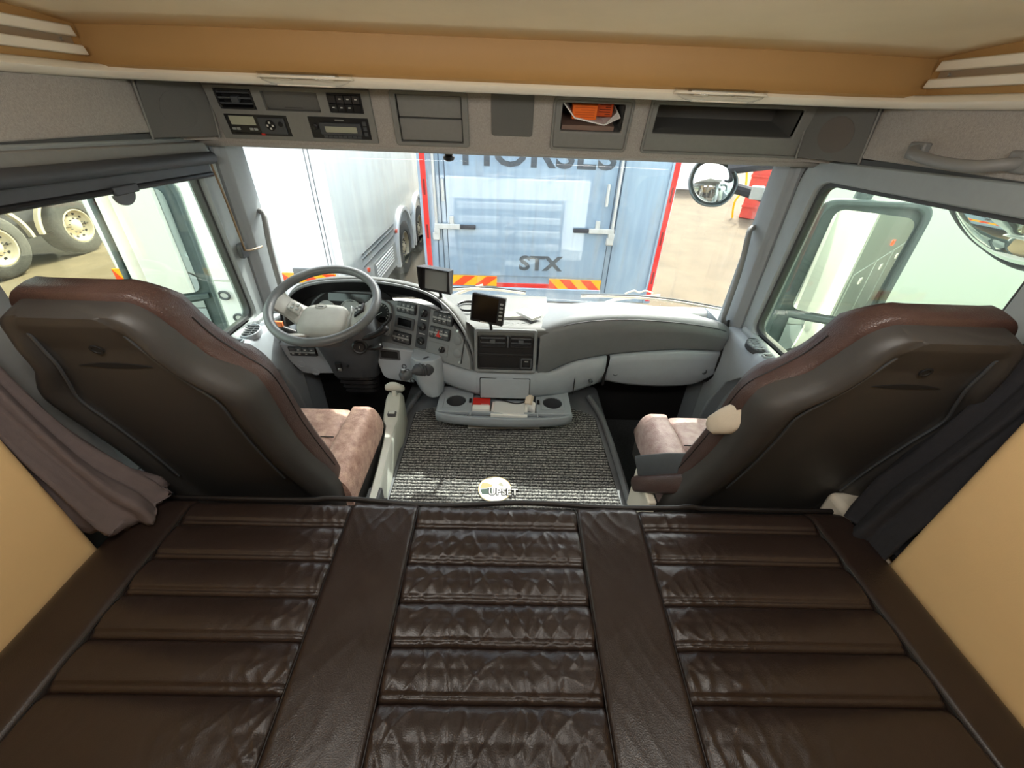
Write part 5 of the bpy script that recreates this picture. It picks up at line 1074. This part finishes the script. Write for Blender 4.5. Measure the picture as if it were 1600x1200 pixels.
# front mirror outside the windscreen
t = T('front_mirror', 'round front mirror on an arm outside the top right of the windscreen', 'mirror', (1.03, 2.3, 2.62))
f = FRM((1.03, 2.30, 2.715), (.86, -.30, -.25), (.28, .30, .92))
pts = rpoly([(-.125, .08), (-.12, -.05), (-.02, -.125), (.11, -.085), (.125, .05), (.02, .115)], .07, 6)
MB(f).taper(pts, 0, -.09, .75).obj('mirror_case', M['mirrorcase'], t, smooth=50, bev=.01)
MB(f).ring(pts, [(p[0]*.94, p[1]*.94) for p in pts], -.01, .01).obj('case_rim', M['mirrorcase'], t, bev=.003)
dome(f, [(p[0]*.94, p[1]*.94) for p in pts], .045, M['mirror'], 'mirror_glass', t)
MB().tube(cr([(1.10, 2.33, 2.78), (1.18, 2.28, 2.80), (1.28, 2.16, 2.84), (1.26, 2.08, 2.90)], 5), .030, 10).obj('mirror_arm', M['chassis'], t)
MB().tube(cr([(1.12, 2.30, 2.70), (1.20, 2.27, 2.685), (1.30, 2.22, 2.66), (1.34, 2.12, 2.62)], 5), .026, 10).obj('mirror_arm', M['chassis'], t)
MB(FRM((1.235, 2.235, 2.685), (1, -.5, 0), (0, 0, 1))).box(-.03, .03, -.03, .03, -.03, .02).obj('arm_clamp', M['alu'], t, bev=.006)
# wipers
for x0, x1, l in ((.40, 1.16, 'long thin wiper lying across the right half of the windscreen base'), (-.42, .10, 'wiper lying across the centre of the windscreen base')):
    t = T('wiper', l, 'wiper', ((x0+x1)/2, 2.13, 2.13), 'windscreen wipers')
    n = 14; P = [(x0+(x1-x0)*k/n, wsy(x0+(x1-x0)*k/n)+.075, 2.158+.020*math.sin(PI*k/n)-(.0 if x0 > 0 else .0)) for k in range(n+1)]
    MB().tube(P, .006, 6).obj('blade', M['beige'], t)
    MB().tube([(p[0], p[1], p[2]+.012) for p in P], .004, 6).obj('blade_spine', M['rubber'], t)
    MB().tube(cr([(x0+.08, 2.16, 2.06), ((x0*.75+x1*.25), wsy(x0)+.10, 2.135), ((x0*.45+x1*.55), wsy((x0+x1)/2)+.095, 2.192)], 5), .008, 8).obj('wiper_arm', M['beige'], t)
    if x0 > 0: MB().tube(cr([(x0*.68+x1*.32, 2.13, 2.178), (x0*.62+x1*.38, 2.13, 2.196), (x0*.58+x1*.42, 2.13, 2.186), (x0*.54+x1*.46, 2.13, 2.198), (x0*.48+x1*.52, 2.13, 2.186)], 5), .004, 6).obj('washer_hose', M['beige'], t)
# our own truck, seen in the mirrors and reflected in the blue paint
ot = T('own_truck_body', 'white body of the truck this cab belongs to', 'truck body', (0, -4, G0))
MB().box(-1.25, 1.25, -9, -.35, 1.1, 4.1).obj('body', M['skin'], ot, bev=.03)
MB().box(-1.1, 1.1, -9, 1.9, .75, 1.1).obj('chassis', M['chassis'], ot)
M['own_grey'] = mat('grey_locker_paint', S(118, 126, 124), .4)
rs = MB().box(1.25, 1.262, -9, -.36, 1.1, 4.08).obj('side_skin', M['own_grey'], ot)
for k in range(5):
    MB().box(1.262, 1.27, -1.3-.95*k, -.45-.95*k, 1.2, 2.0).obj('locker_door', M['own_grey'], rs, bev=.006)
    MB().box(1.27, 1.28, -.95-.95*k, -.85-.95*k, 1.85, 1.90).obj('door_catch', M['alu'], rs)
    if k in (1, 4): MB().box(1.262, 1.28, -1.0-.95*k, -.90-.95*k, 2.10, 2.15).obj('marker_lamp', M['orange_red'], rs)
gr = MB().box(-.85, .85, 2.10, 2.13, 1.0, 1.85).obj('grille', M['chassis'], ot, bev=.02)
for z in (1.15, 1.35, 1.55, 1.75): MB().box(-.80, .80, 2.125, 2.15, z-.05, z+.05).obj('grille_bar', M['alu'], gr, bev=.01)
EF = FRM((0, 2.16, 1.50), (-1, 0, 0), (0, 0, 1))
MB(EF).tube([(.16*math.cos(2*PI*k/40), .16*math.sin(2*PI*k/40), 0) for k in range(40)], .014, 8, closed=True).obj('round_emblem', M['metal'], gr)
for k in range(3): MB(EF @ Matrix.Rotation(math.radians(120*k), 4, 'Z')).hexa([(-.02, 0, 0), (.02, 0, 0), (0, .155, 0)], [(-.004, 0, .012), (.004, 0, .012), (0, .15, .003)]).obj('emblem_ray', M['metal'], gr)
for s in (-1, 1): MB().box(s*1.0-.16, s*1.0+.16, 2.09, 2.14, .95, 1.15).obj('headlamp', M['alu'], ot, bev=.02)
